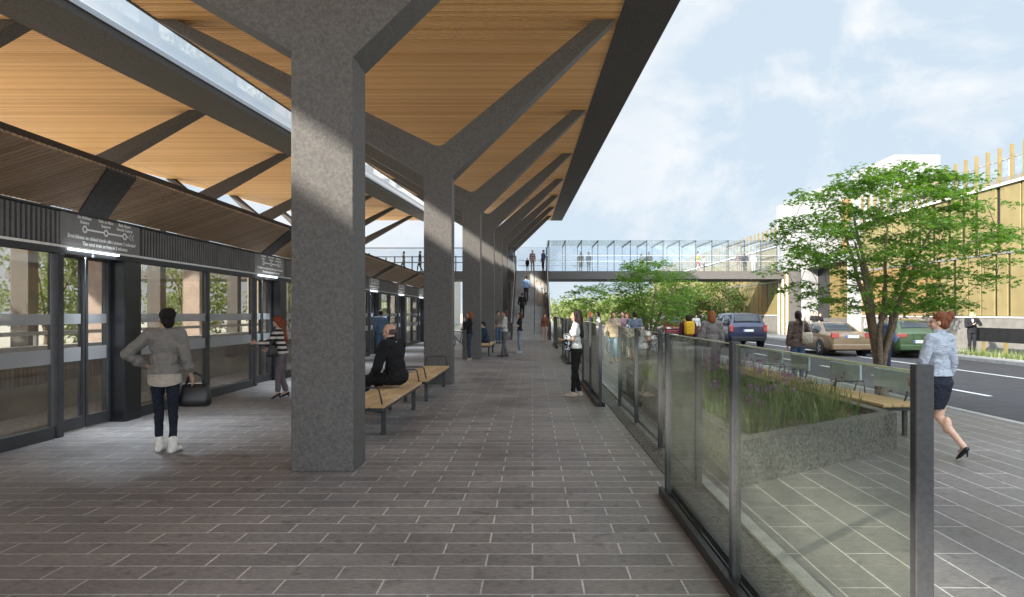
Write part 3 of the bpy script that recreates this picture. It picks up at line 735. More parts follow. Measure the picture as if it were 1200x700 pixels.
MB().prism([(XF-.1, 44.6), (XF + 1.6, 44.6), (XF + 2.2, 52.8), (XF-.1, 52.8)], 4.7, 9.85, 'z').build('wall', M['tower'], t)
MB().box(XF + .8, XF + 8, 44.6, 52.8, -.1, 4.69).build('inner_wall', M['black'], t)
MB().box(XF - .1, XF + .79, 47.3, 48.0, -.1, 4.69).build('pillar', M['tower'], t)
MB().box(XF - .3, XF + .5, 48.5, 49.7, -.1, 4.69).build('pillar', M['conc'], t)
for i in range(7): MB().box(XF - .05, XF + .25, 50.1 + i*.42, 50.2 + i*.42, -.1, 4.69).build('fin', M['goldfin'] if i % 2 else M['white'], t)
MB().box(XF + .4, XF + .42, 49.9, 52.7, 0, 4.6).build('glazing', M['bglass'], t)
t = thing('entrance_recess', 'dark timber-finned entrance recess between the two white blocks', 'entrance', (XF + 3, 43, 0))
MB().box(XF + 1.2, XF + 1.5, 41.02, 44.58, 1.3, 9.0).build('wall', M['goldbrown'], t)
MB().box(XF - .1, XF + 1.19, 41.02, 44.58, 4.8, 5.3).build('lintel', M['tower'], t)
MB().box(XF - .05, XF + 1.19, 41.02, 44.58, -.1, 1.3).build('plinth', M['conc'], t)
for i in range(8): MB().box(XF + .3, XF + .55, 41.3 + i*.42, 41.38 + i*.42, 1.301, 4.79).build('fin', M['goldfin'], t)
bw = thing('planting_wall', 'long low black panel wall on gold posts across the road', 'wall', (17.6, 22, 0))
MB().box(17.5, 17.62, 16, 27.2, .52, 1.05).build('panel', M['black'], bw)
for i in range(9): MB().box(17.44, 17.52, 16.4 + i*1.25, 16.52 + i*1.25, 0, .519).build('post', M['goldfin'], bw)
gr = MB()
for k in range(1500):
    x, y = R.uniform(16.7, 17.4), R.uniform(17, 27.4); h = R.uniform(.1, .4); a = R.uniform(0, 6.28)
    px_, py_ = .012*math.cos(a), .012*math.sin(a)
    gr.add([(x-px_, y-py_, 0), (x+px_, y+py_, 0), (x+R.gauss(0, .08), y+R.gauss(0, .08), h)], [(0, 1, 2)])
tag(gr.build('grasses', M['blade']), 'rough grasses and weeds along the black panel wall', 'grasses', kind='stuff')
bgb = thing('apartment_building', 'pale concrete building standing far behind the platform screen', 'building', (-34, 100, 0))
MB().box(-30, -12, 100, 114, -.15, 7).build('wall', M['lightconc'], bgb)
for zz in (1, 3.2, 5.2):
    for xx in np.arange(-29, -13, 2.3): MB().box(xx, xx + 1.3, 99.93, 99.998, zz, zz + 1.3).build('window', M['black'], bgb)

# ------------------------------------------------------------------ trees
def leafquad(mb, c, u, v):
    mb.add([c - u, c - u*.1 + v, c + u, c - u*.1 - v], [(0, 1, 2, 3)])
def star(mb, c, nrm, size, ang):
    u = nrm.orthogonal().normalized(); w = nrm.cross(u)
    pts = []; dr = nrm * size * .25
    for k in range(10):
        r = size if k % 2 == 0 else size * .42
        a = ang + k * math.pi / 5
        if k == 0: r *= .5
        pts.append(c + (u * math.cos(a) + w * math.sin(a)) * r - dr * (r / size) ** 2)
    mb.add(pts + [c], [(i, (i+1) % 10, 10) for i in range(10)])
def tree(name, label, cat, x, y, h, wx, seed, mat, npads, nleaf, leafsize, stems=5, trunk_r=.1, fork=.22, crown_lo=.42, padr=.34, flat=.16, z0=0., group=None, lop=0., shape='star', smin=.22):
    r = random.Random(seed)
    t = thing(name, label, cat, (x, y, z0), 0, group)
    base = Vector((x, y, z0)); nodes = []
    tk = MB()
    f0 = base + Vector((r.gauss(0, .03), 0, h * fork * .55))
    tk.tube([base + Vector((0, 0, -.05)), base + Vector((0, 0, .06)), f0], [trunk_r * 1.5, trunk_r * 1.15, trunk_r], 10)
    for s_ in range(stems):
        a = 2*math.pi*s_/stems + r.uniform(-.4, .4); out = r.uniform(.25, .75) * wx * .42
        p = f0.copy(); rad_ = trunk_r * r.uniform(.55, .75); pts = [p - Vector((0, 0, .1))]; rs = [rad_ * 1.1]
        H = h * r.uniform(.66, .82)
        for k in range(1, 7):
            u = k / 6
            q = f0 + Vector((math.cos(a) * out * u ** 1.3, math.sin(a) * out * u ** 1.3, (H - h*fork*.55) * u)) + Vector((r.gauss(0, .04), r.gauss(0, .04), 0)) * h * .12
            pts.append(q); rs.append(rad_ * (1 - .75 * u)); nodes.append((q, rad_ * (1 - .75*u)))
        tk.tube(pts, rs, 8)
    pads = []
    tries = 0
    while len(pads) < npads and tries < 9000:
        tries += 1
        zr = r.uniform(crown_lo, 1.); ang = r.uniform(0, 6.28); rr = math.sqrt(r.random())
        u = (zr - crown_lo) / (1 - crown_lo)
        env = math.sqrt(max(.02, 1 - max(0, (u - .42) / .60) ** 2)) * (.62 + .38 * min(1, u / .4))
        if rr < smin and u < .75: continue
        p = base + Vector((math.cos(ang) * rr * env * wx / 2 + lop * u, math.sin(ang) * rr * env * wx / 2, h * zr))
        if all((p - q).length > padr * .62 for q in pads): pads.append(p)
    pads.sort(key=lambda p: (p - f0).length)
    for p in pads:
        cand = min(nodes, key=lambda q: (p - q[0]).length + (.6 if q[0].z > p.z else 0) * h * .2)
        a, ra = cand; mid = a.lerp(p, .55) + Vector((r.gauss(0, .04), r.gauss(0, .04), .05)) * h * .25
        tk.tube([a, mid, p], [max(.006, ra * .55), max(.005, ra * .38), .004], 5)
        nodes.append((mid, max(.006, ra * .38))); nodes.append((p, .008))
    tk.build('trunk', M['bark'], t, smooth=True)
    cr_ = MB(); per = max(1, nleaf // max(1, len(pads)))
    for p in pads:
        pr = padr * r.uniform(.7, 1.25); k_ = int(per * r.uniform(.6, 1.4))
        tilt = Vector((r.gauss(0, .18), r.gauss(0, .18), 1)).normalized()
        for i in range(k_):
            a = r.uniform(0, 6.28); q = pr * math.sqrt(r.random()) * (1 + .3 * r.random() ** 3)
            off = Vector((math.cos(a) * q, math.sin(a) * q, r.gauss(0, flat * pr)))
            off.z -= (tilt.x * off.x + tilt.y * off.y) + .12 * q * q / pr
            nrm = Vector((r.gauss(0, .38), r.gauss(0, .38), 1)).normalized()
            if shape == 'star': star(cr_, p + off, nrm, leafsize * r.uniform(.6, 1.2), r.uniform(0, 6.28))
            else:
                if shape == 'ball': nrm = Vector((r.gauss(0, 1), r.gauss(0, 1), r.gauss(0, 1))).normalized(); off.z = r.gauss(0, pr * .45)
                u_ = nrm.orthogonal().normalized(); u_ = Matrix.Rotation(r.uniform(0, 6.28), 3, nrm) @ u_
                leafquad(cr_, p + off, u_ * leafsize, nrm.cross(u_) * leafsize * .55)
    cr_.build('crown', mat, t)
    return t
tree('maple_tree', 'large spreading green maple on the pavement beside the beige saloon', 'tree', 6.15, 12., 4.15, 4.05, 11, M['leaf'], 175, 17000, .054, stems=7, trunk_r=.10, fork=.22, crown_lo=.40, padr=.36, flat=.10, lop=.06)
tree('maple_tree', 'bushy green maple standing behind the info board in mid view', 'tree', PX(762, 26), 26., 3.55, 3.9, 5, M['leaf'], 110, 6500, .075, stems=7, trunk_r=.09, fork=.12, crown_lo=.33, padr=.42, flat=.16)
tree('maple_tree', 'small slender maple behind the glass barrier near the stairs', 'tree', PX(688, 36), 36., 3.1, 2.5, 21, M['leaf'], 42, 1900, .085, stems=5, trunk_r=.05, fork=.25, crown_lo=.5, padr=.36, flat=.12)
tree('young_tree', 'thin young tree across the road in front of the bronze panels', 'tree', PX(1078, 29.5), 29.5, 3.6, 2.4, 31, M['leaf2'], 34, 1300, .08, stems=4, trunk_r=.05, fork=.3, crown_lo=.5, padr=.36, flat=.15)
far = [(845, 62, 4.8, 5.0, 'leaf2', 'round olive-green tree in front of the far gold building'), (808, 66, 4.6, 5.2, 'leaf2', 'olive-green bushy tree just left of the round olive tree'),
       (785, 80, 5.4, 6.5, 'leaf3', 'pale green tree behind the bushy maple'), (735, 95, 3.6, 8.0, 'leaf3', 'pale yellow-green tree seen behind the beige sweater'),
       (705, 110, 3.4, 10., 'leaf3', 'low pale tree clump behind the pair of friends'), (668, 120, 3.2, 10., 'leaf3', 'low pale trees beyond the small slender maple'),
       (765, 120, 5.0, 12., 'leaf3', 'broad hazy tree in the far distance past the road')]
for i, (px, d, h, wx, mt, lb) in enumerate(far):
    tree('bushy_tree', lb, 'tree', PX(px, d), d, h, wx, 50 + i, M[mt], 60, 2600, .17 * (d / 70), stems=4, trunk_r=.12, fork=.2, crown_lo=.12, padr=wx * .14, flat=.4, shape='ball', smin=0, group='trees down the road')
lt = [(-24, 20), (-27, 27), (-23.5, 33), (-26, 40), (-24, 47), (-27, 55), (-24, 63), (-26, 72), (-23, 82), (-26, 93)]
words = ['first', 'second', 'third', 'fourth', 'fifth', 'sixth', 'seventh', 'eighth', 'ninth', 'tenth']
for i, (x, y) in enumerate(lt):
    tree('bushy_tree', 'yellow-green tree beyond the track seen through the screen glass, %s from the camera' % words[i], 'tree', x, y, 4.6 + (i * 37 % 5) * .3, 5.5, 80 + i, M['leaf2'] if i % 2 else M['leaf3'], 40, 1500, .17, stems=4, trunk_r=.12, fork=.2, crown_lo=.12, padr=.8, flat=.4, shape='ball', smin=0, z0=-.16, group='trees beyond the track')

# ------------------------------------------------------------------ people
SKIN = {}
def skin_mat(c):
    if c not in SKIN:
        SKIN[c] = rough_mat('skin', c, .1, 12, .5, .05, 90); SKIN[c].node_tree.nodes['Principled BSDF'].inputs['Subsurface Weight'].default_value = .08
    return SKIN[c]
LIGHT = (.58, .36, .26); TAN = (.46, .28, .19); BROWN = (.20, .115, .075)
_folds = bpy.data.textures.new('folds', 'CLOUDS'); _folds.noise_scale = .085; _folds.noise_depth = 1
def vox_mesh(mb, name, mat, vox, it=3, extra=None, clips=(), fold=0.):
    me = mb.mesh(name, mat)
    ob = bpy.data.objects.new(name, me); C.objects.link(ob)
    m = ob.modifiers.new('r', 'REMESH'); m.mode = 'VOXEL'; m.voxel_size = vox; m.use_smooth_shade = True
    sm = ob.modifiers.new('s', 'SMOOTH'); sm.factor = .5; sm.iterations = it
    if fold:
        dm = ob.modifiers.new('d', 'DISPLACE'); dm.texture = _folds; dm.texture_coords = 'LOCAL'; dm.strength = fold; dm.mid_level = .45
    bpy.context.view_layer.update()
    out = bpy.data.meshes.new_from_object(ob.evaluated_get(_dg())); out.name = name
    bpy.data.objects.remove(ob); bpy.data.meshes.remove(me)
    if clips or extra:
        bm = bmesh.new(); bm.from_mesh(out)
        for (p, nrm) in clips:
            bmesh.ops.bisect_plane(bm, geom=bm.verts[:] + bm.edges[:] + bm.faces[:], plane_co=p, plane_no=nrm, clear_outer=True)
        if extra:
            tmp = extra.mesh('tmp', mat); bm.from_mesh(tmp); bpy.data.meshes.remove(tmp)
        for f in bm.faces: f.smooth = True
        bm.to_mesh(out); bm.free()
    out.materials.clear(); out.materials.append(mat)
    out.polygons.foreach_set('use_smooth', [True] * len(out.polygons))
    return out
def person(label, x, y, z=0., yaw=0., H=1.7, sex='f', skin=LIGHT, top=None, bottom=None, shoes=None, hair=None, arms=None, legs=None,
           vox=.016, lean=0., hyaw=0., hpitch=0., sit=0., group=None, build=1., extras=None):
    s = H / 1.70; f = sex == 'f'
    sw = (.158 if f else .188) * build
    drop = (.92 - sit) if sit else 0.
    piv = Vector((0, 0, .93))
    Rl = Matrix.Rotation(-rad(lean), 3, 'X')
    def U(p):
        p = Vector(p); p = piv + Rl @ (p - piv); p.z -= drop; return p
    Rh = Matrix.Rotation(rad(hyaw), 3, 'Z') @ Matrix.Rotation(-rad(hpitch), 3, 'X')
    hc = Vector((0, .012, 1.56))
    def Hd(p):
        p = Vector(p); return U(hc + Rh @ (p - hc))
    Rhd = Rl @ Rh
    arms = arms or {}; legs = legs or {}
    P = {}
    for sd_, sg in (('L', -1), ('R', 1)):
        P['sh' + sd_] = U((sg * sw, -.012, 1.395))
        P['el' + sd_] = U(arms.get('el' + sd_, (sg * (sw + .055), -.03, 1.115)))
        P['wr' + sd_] = U(arms.get('wr' + sd_, (sg * (sw + .06), .045, .885)))
        if sit:
            P['hp' + sd_] = Vector((sg * .085, 0, .93 - drop)); P['kn' + sd_] = Vector(legs.get('kn' + sd_, (sg * .11, .42, .50))); P['an' + sd_] = Vector(legs.get('an' + sd_, (sg * .11, .40, .09)))
        else:
            P['hp' + sd_] = Vector((sg * .085, 0, .90)); P['kn' + sd_] = Vector(legs.get('kn' + sd_, (sg * .085, .02, .49))); P['an' + sd_] = Vector(legs.get('an' + sd_, (sg * .085, -.015, .085)))
    top = top or {}; tc_ = top.get('sleeve', 'long'); bt = bottom or {}
    coverleg = bt.get('kind', 'trousers') == 'trousers'
    B = MB(); E = MB()
    def ell(mb, c, r, k=U, rot=None): mb.ell(k(c), r, 14, rot if rot is not None else (Rhd if k is Hd else Rl))
    # torso
    cx_ = (.135 if f else .165) * build
    ell(B, (0, -.005, 1.29), (cx_, .088, .16)); ell(B, (0, 0, 1.10), (.112 * build if f else .14 * build, .078, .13)); 
    ell(B, (0, -.008, .935), (.148 * build, .098, .11))
    B.cap(U((-sw * .8, -.012, 1.40)), U((sw * .8, -.012, 1.40)), .042, .042)
    B.cap(U((0, -.02, 1.38)), U((0, .0, 1.52)), .056 if f else .064, .05 if f else .058)
    # head
    hs = 1.0
    ell(B, (0, -.012, 1.607), (.073, .092, .088), Hd); ell(B, (0, .022, 1.545), (.056, .066, .062), Hd); ell(B, (0, .045, 1.507), (.034, .036, .028), Hd)
    B.cap(Hd((0, .088, 1.60)), Hd((0, .106, 1.558)), .009, .0135, 8); ell(B, (0, .074, 1.615), (.05, .02, .012), Hd)
    ell(B, (0, .083, 1.527), (.024, .012, .010), Hd)
    for sg in (-1, 1):
        ell(B, (sg * .074, -.012, 1.575), (.010, .020, .031), Hd); ell(B, (sg * .04, .055, 1.56), (.026, .026, .024), Hd)
    for sd_, sg in (('L', -1), ('R', 1)):
        sh, el, wr = P['sh' + sd_], P['el' + sd_], P['wr' + sd_]
        k = 1. if tc_ != 'long' else .82
        B.cap(sh, el, (.044 if f else .054) * k, (.034 if f else .041) * k); B.cap(el, wr, (.035 if f else .043) * k, .024 if f else .028)
        d = (wr - el).normalized(); lat = Vector((0, 1, 0)); lat = lat - d * lat.dot(d)
        if lat.length < .3: lat = Vector((0, 0, 1)) - d * d.z
        lat.normalize(); nm = d.cross(lat) * (1 if sd_ == 'L' else -1)
        B.cap(wr, wr + d * .05 , .025, .03, 10, .75)
        for o in (-.024, 0, .024): B.cap(wr + d * .03 + lat * o * .6, wr + d * .082 + lat * o, .015, .0145, 8)
        for o, L in ((-.031, .058), (-.0105, .072), (.0105, .078), (.031, .068)):
            b0 = wr + d * .08 + lat * o; b1 = b0 + (d + nm * .25).normalized() * L * .5; b2 = b1 + (d + nm * .8).normalized() * L * .5
            E.tube([b0, b1, b2, b2 + (d + nm) * .002], [.0095, .009, .0078, .003], 6)
        t0 = wr + d * .03 + lat * .026; t1 = t0 + (d * .6 + lat * .8).normalized() * .036; t2 = t1 + (d + lat * .3).normalized() * .03
        E.tube([t0, t1, t2, t2 + d * .002], [.012, .0105, .009, .003], 6)
        hp, kn, an = P['hp' + sd_], P['kn' + sd_], P['an' + sd_]
        k = .84 if coverleg else 1.
        B.cap(hp, kn, (.082 if f else .084) * k, .052 * k); B.cap(kn, an, .05 * k, .034)
        if not coverleg: ell(B, tuple(kn.lerp(an, .28) + Vector((0, -.015, 0))), (.05, .054, .10), lambda p: Vector(p), Matrix.Identity(3))
        fd = Vector(legs.get('ft' + sd_, (0, 1, -.25 if (shoes or {}).get('kind') != 'heel' else -.62))).normalized()
        B.cap(an, an + fd * .085, .032, .024, 8)
    for mb in (B, E): mb.v = [(p[0]*s, p[1]*s, p[2]*s) for p in mb.v]
    me = vox_mesh(B, 'person', skin_mat(skin), vox, 3, E)
    o = link('person', me); o.location = (x, y, z); o.rotation_euler = (0, 0, rad(yaw)); tag(o, label, 'person', group)
    def part(name, mb, mat, it=3, clips=(), vx=None):
        mb.v = [(p[0]*s, p[1]*s, p[2]*s) for p in mb.v]
        return link(name, vox_mesh(mb, name, mat, vx or vox, it, None, clips, {'hair': .012, 'shoe': 0, 'shirt_collar': 0, 'skirt': .010}.get(name, .026 if name in ('sweatshirt', 'jumper', 'poncho', 'coat', 'cardigan') else .018) if vox < .021 else 0), o, True)
    # top garment
    if top:
        pf = top.get('puff', .016); T = MB(); hem = top.get('hem', .90)
        ell(T, (0, -.005, 1.29), (cx_ + pf, .088 + pf, .165 + pf * .5)); ell(T, (0, .0, 1.10), (((.112 if f else .14) * build) + pf * 1.3, .078 + pf * 1.3, .16))
        if hem < 1.0:
            ell(T, (0, -.008, .95), (.148 * build + pf * 1.2, .1 + pf * 1.1, .14))
            if hem < .88: T.tube([U((0, -.005, 1.02)), U((0, -.005, hem - .08))], [(.14 * build + pf), (.150 * build + pf * 1.3)], 16, .74)
        if f:
            for sg in (-1, 1): ell(T, (sg * .06, .065 + pf * .4, 1.265), (.056, .052, .058))
        T.cap(U((-sw * .92, -.012, 1.395)), U((sw * .92, -.012, 1.395)), .046 + pf, .046 + pf)
        T.cap(U((0, -.018, 1.37)), U((0, -.006, 1.435)), .075 + pf * .4, .058 + pf * .4)
        if top.get('collar'): T.cap(U((0, -.012, 1.43)), U((0, -.004, 1.465)), .066 + pf * .3, .062 + pf * .3)
        if top.get('hood'): ell(T, (0, -.09, 1.42), (.11, .055, .085))
        if top.get('poncho'):
            T.tube([U((0, 0, 1.47)), U((0, 0, 1.41)), U((0, 0, 1.25)), U((0, 0, 1.08)), U((0, 0, .98))], [.07, .16, .215, .23, .20], 18, .62)
        for sd_ in 'LR':
            sh, el, wr = P['sh' + sd_], P['el' + sd_], P['wr' + sd_]
            a = (.046 if f else .055) + pf * .8
            if tc_ == 'long':
                e_ = el.lerp(wr, top.get('cuff', .9)); T.cap(sh, el, a, a * .86); T.cap(el, e_, a * .84, a * .66)
                if pf > .02: T.ell(e_.lerp(el, .25), (a * .9, a * .9, a * .95), 12)
            elif tc_ == 'short': T.cap(sh, sh.lerp(el, .62), a * 1.06, a * 1.02)
        cl = [((U((0, 0, hem))) * s, Rl @ Vector((0, 0, -1)))]
        part(top.get('name', 'top'), T, fabric(top['col'], top.get('stripe')), 3 if vox < .012 else 2, cl)
        if top.get('tail'):
            T = MB(); T.tube([U((0, -.004, 1.0)), U((0, -.004, .70))], [.150 * build + pf * .6, .165 * build + pf * .5], 16, .74)
            th = top['tail'][1]; part('shirt_tail', T, fabric(top['tail'][0]), 2, [(U((0, 0, th)) * s, Rl @ Vector((0, .35, -1)).normalized()), (U((0, 0, .98)) * s, Rl @ Vector((0, 0, 1)))])
        if top.get('shirt'):
            T = MB(); T.cap(U((0, -.02, 1.40)), U((0, -.004, 1.478)), .075, .06); ell(T, (0, .085, 1.34), (.045, .032, .09)); part('shirt_collar', T, fabric(top['shirt']), 1, (), min(vox, .014))
    if bt:
        kd = bt.get('kind', 'trousers'); lo = bt.get('loose', 0.)
        T = MB()
        if kd == 'trousers':
            if sit: T.ell((0, -.01, .93 - drop), (.158 * build, .118, .10), 14)
            else: T.ell((0, -.012, .935), (.158 * build, .112, .115), 14); T.ell((0, -.045, .90), (.125, .085, .09), 14)
            if bt.get('waist') and not sit: T.tube([(0, -.002, .93), (0, -.002, 1.04)], [.15 * build, .128 * build], 16, .7)
            for sd_ in 'LR':
                hp, kn, an = P['hp' + sd_], P['kn' + sd_], P['an' + sd_]
                T.cap(hp, kn, .088 + lo * .3, .056 + lo * .7); T.cap(kn, kn.lerp(an, bt.get('len', .97)), .055 + lo * .7, .041 + lo)
        elif kd == 'shorts':
            T.ell((0, -.012, .935), (.16 * build, .115, .12), 14)
            for sd_ in 'LR': T.cap(P['hp' + sd_], P['hp' + sd_].lerp(P['kn' + sd_], .55), .094, .085)
        else:
            hz_ = bt.get('hem', .55); mid = (P['knL'] + P['knR']) / 2
            T.tube([(0, 0, 1.05), (0, -.004, .98), (0, -.02, .90), (mid.x * .4, mid.y * .5 - .015, .74), (mid.x * .8, mid.y * .85 - .01, hz_)], [.118 * build, .145 * build, .168 * build, .17 * build, .15 * build * bt.get('flare', 1.)], 20, .72)
        part(kd, T, fabric(bt['col']), 3 if vox < .012 else 2)
    if shoes:
        for sd_ in 'LR':
            T = MB(); an = P['an' + sd_]; kd = shoes.get('kind', 'sneaker')
            fd = Vector(legs.get('ft' + sd_, (0, 1, 0))).normalized()
            if kd == 'heel':
                fd = Vector(legs.get('ft' + sd_, (0, 1, -.55))).normalized()
                h0 = an + Vector((0, 0, -.045)) - fd * .045
                T.cap(h0, an + fd * .10 + Vector((0, 0, -.045)), .033, .028, 10, .8); e_ = an + fd * .15 + Vector((0, 0, -.04)); T.cap(an + fd * .10 + Vector((0, 0, -.045)), e_, .026, .017, 10, .75)
                dn = Vector((0, -.1, -1)) if abs(fd.z) < .75 else Vector((0, -1, -.35)); T.cap(h0, h0 + dn.normalized() * .085, .019, .010, 8)
                part('shoe', T, plain(shoes['col'], .35), 1, (), min(vox, .011))
            else:
                up_ = Vector((0, 0, -1)); b = an + up_ * .05
                T.cap(b - fd * .045, b + fd * .12, .040, .034, 10, 1.0); T.ell(b + fd * .13 + up_ * .004, (.041, .055, .030), 12)
                if kd == 'boot': T.cap(an + Vector((0, 0, .07)), an + Vector((0, 0, -.04)), .052, .05)
                else: T.cap(an + Vector((0, 0, -.005)), an + Vector((0, 0, -.04)), .046, .045)
                part('shoe', T, plain(shoes['col'], .55), 1, [(Vector((0, 0, (an.z - .084) * s)), Vector((0, 0, -1)))] if not sit or True else (), min(vox, .014))
    if hair:
        st_, hcol = hair; T = MB()
        ok = Hd
        if st_ == 'bald':
            ell(T, (0, -.04, 1.575), (.079, .072, .05), Hd)
        else:
            ell(T, (0, -.027, 1.622), (.083, .096, .093), Hd); ell(T, (0, -.045, 1.575), (.081, .075, .075), Hd)
            if st_ == 'bun': ell(T, (0, -.12, 1.665), (.05, .045, .05), Hd); ell(T, (0, -.09, 1.63), (.07, .05, .06), Hd)
            if st_ == 'low':
                ell(T, (0, -.06, 1.56), (.072, .06, .09), Hd); ell(T, (0, -.085, 1.64), (.082, .065, .075), Hd)
            if st_ in ('bob', 'long', 'longer'):
                for sg in (-1, 1): T.cap(Hd((sg * .062, -.005, 1.62)), Hd((sg * .07, -.005, 1.49)), .032, .030)
                T.cap(Hd((0, -.06, 1.60)), Hd((0, -.075, 1.50)), .085, .082, 14, .8)
            if st_ in ('long', 'longer'):
                e_ = 1.33 if st_ == 'long' else 1.20
                T.cap(Hd((0, -.07, 1.55)), U((0, -.125, e_)), .085, .055, 14, .62)
                for sg in (-1, 1): T.cap(Hd((sg * .05, -.04, 1.5)), U((sg * .055, -.10, e_ + .02)), .04, .028)
            if st_ == 'pony': T.cap(Hd((0, -.12, 1.63)), U((.03, -.15, 1.38)), .04, .022); ell(T, (0, -.1, 1.63), (.05, .05, .05), Hd)
        part('hair', T, hair_mat(hcol), 2, (), min(vox, .013))
    if vox < .0125:
        for sg in (-1, 1):
            e_ = MB(); e_.ell(tuple(Hd((sg * .031, .082, 1.592)) * s), (.011 * s, .007 * s, .0065 * s), 8, Rhd); e_.build('eye', plain((.05, .03, .02), .2), o, True, True)
    if extras: extras(o, s, P, U, part)
    return o
BLK = (.02, .018, .02); JEAN = (.09, .15, .25); NAVY = (.022, .028, .05); DHAIR = (.02, .014, .012); BHAIR = (.07, .035, .018); RHAIR = (.22, .065, .025); GHAIR = (.36, .22, .10)
WHT = (.78, .77, .75)
NG = dict(vox=.0085)
# foreground
person('woman seen from behind in grey sweatshirt and navy jeans with one hand on her hip', -4.28, 7.95, yaw=14, H=1.665, build=1.06, hyaw=38, skin=TAN,
       top=dict(col=(.30, .275, .25), puff=.034, hem=.935, cuff=.72, tail=((.62, .54, .45), .84), name='sweatshirt'), bottom=dict(col=(.022, .027, .042), waist=1, len=.93), shoes=dict(kind='boot', col=(.72, .68, .63)), hair=('low', (.016, .011, .010)),
       arms=dict(elL=(-.395, -.06, 1.17), wrL=(-.205, .075, 1.02), elR=(.235, -.02, 1.12), wrR=(.27, .07, .90)), legs=dict(anL=(-.075, .05, .085), knL=(-.08, .06, .49), anR=(.10, -.05, .085), ftR=(.3, 1, 0)), **NG)
person('red-haired woman in black and cream striped jumper and mauve trousers touching the door', PX(330, 12.96), 12.96, yaw=100, H=1.56, hpitch=28, lean=6,
       top=dict(col=(.03, .028, .03), stripe=((.62, .55, .5), 3.4), puff=.026, hem=.93, cuff=.8, name='jumper'), bottom=dict(col=(.20, .165, .175), loose=.014, len=.84), shoes=dict(kind='heel', col=BLK), hair=('longer', (.19, .05, .022)),
       arms=dict(elL=(-.18, .22, 1.17), wrL=(-.12, .44, 1.20), elR=(.2, .05, 1.12), wrR=(.13, .25, 1.05)), legs=dict(anL=(-.09, .06, .125), anR=(.09, -.08, .125), knL=(-.085, .05, .5)), vox=.010)
person('balding man in a black suit sitting with his back turned on the timber bench', PX(466, 10.75), 10.75, yaw=66, H=1.93, sex='m', sit=.515, lean=12, hyaw=8, hpitch=4, skin=(.55, .32, .22),
       top=dict(col=(.016, .015, .017), puff=.034, hem=.88, cuff=.94, collar=1, shirt=WHT, name='suit_jacket'), bottom=dict(col=(.013, .013, .015), loose=.02), shoes=dict(kind='dress', col=BLK), hair=('bald', (.10, .075, .06)),
       arms=dict(elL=(-.27, .10, 1.13), wrL=(-.17, .30, .97), elR=(.25, .13, 1.13), wrR=(.14, .33, 1.0)), legs=dict(knL=(-.16, .40, .50), knR=(.14, .42, .50), anL=(-.16, .50, .09), anR=(.15, .44, .09)), vox=.010)
person('girl with long dark hair in white tee and black trousers carrying a folded jacket', PX(675, 13.2), 13.2, yaw=78, H=1.675, skin=TAN,
       top=dict(col=WHT, sleeve='short', puff=.018, hem=.955, name='tshirt'), bottom=dict(col=(.018, .017, .018), waist=1, len=.9, loose=.004), shoes=dict(col=(.50, .42, .36)), hair=('longer', (.018, .012, .011)),
       arms=dict(elL=(-.20, .03, 1.13), wrL=(-.05, .23, 1.12), elR=(.20, .02, 1.13), wrR=(.06, .22, 1.10)), legs=dict(anL=(-.07, .05, .085), anR=(.08, -.06, .085), ftR=(-.35, 1, 0)), vox=.0095)
person('auburn-haired woman in pale blue blouse, navy skirt and black heels walking on the pavement', PX(1100, 7.58), 7.58, yaw=22, H=1.625, hyaw=32, hpitch=2,
       top=dict(col=(.50, .545, .62), puff=.022, hem=.97, cuff=.92, collar=1, name='blouse'), bottom=dict(kind='skirt', col=(.024, .027, .042), hem=.60), shoes=dict(kind='heel', col=(.014, .014, .018)), hair=('bun', (.15, .05, .022)),
       arms=dict(elL=(-.225, .02, 1.13), wrL=(-.20, .16, .93), elR=(.205, -.03, 1.115), wrR=(.215, .05, .885)), legs=dict(knL=(-.05, .15, .50), anL=(-.035, .14, .135), knR=(.055, .04, .485), anR=(.10, -.24, .17), ftR=(0.15, .75, -.75)), **NG)
# platform, farther
person('man in denim shirt and jeans standing at the far screen door', PX(446, 26), 26, yaw=25, H=1.72, sex='m', top=dict(col=(.15, .22, .32), hem=.86, puff=.022), bottom=dict(col=(.10, .17, .29), loose=.012), shoes=dict(col=BLK), hair=('short', DHAIR))
person('red-haired person in black jumper and navy trousers with a hand at the chin', PX(550, 23.4), 23.4, yaw=95, H=1.66, sex='f', top=dict(col=BLK, hem=.93, puff=.02), bottom=dict(col=(.045, .06, .11), loose=.014, len=.9), shoes=dict(kind='heel', col=(.5, .38, .3)), hair=('bob', RHAIR),
       arms=dict(elL=(-.17, .16, 1.12), wrL=(-.05, .17, 1.36), elR=(.18, .12, 1.12), wrR=(-.04, .20, 1.13)))
person('man in a navy suit sitting on the farther timber bench', PX(571, 27), 27, yaw=85, H=1.72, sex='m', sit=.50, lean=16, top=dict(col=(.035, .055, .11), hem=.92, puff=.026, name='suit_jacket'), bottom=dict(col=(.03, .045, .09), loose=.015), shoes=dict(col=(.2, .05, .04)), hair=('short', DHAIR),
       arms=dict(elL=(-.24, .12, 1.12), wrL=(-.12, .30, 1.0), elR=(.24, .12, 1.12), wrR=(.12, .30, 1.0)))
person('man in taupe tee and blue jeans waiting between two far columns', PX(584, 36.5), 36.5, yaw=-150, H=1.72, sex='m', skin=TAN, top=dict(col=(.19, .15, .13), sleeve='short', hem=.87), bottom=dict(col=JEAN, loose=.012), shoes=dict(col=BLK), hair=('short', DHAIR), vox=.02)
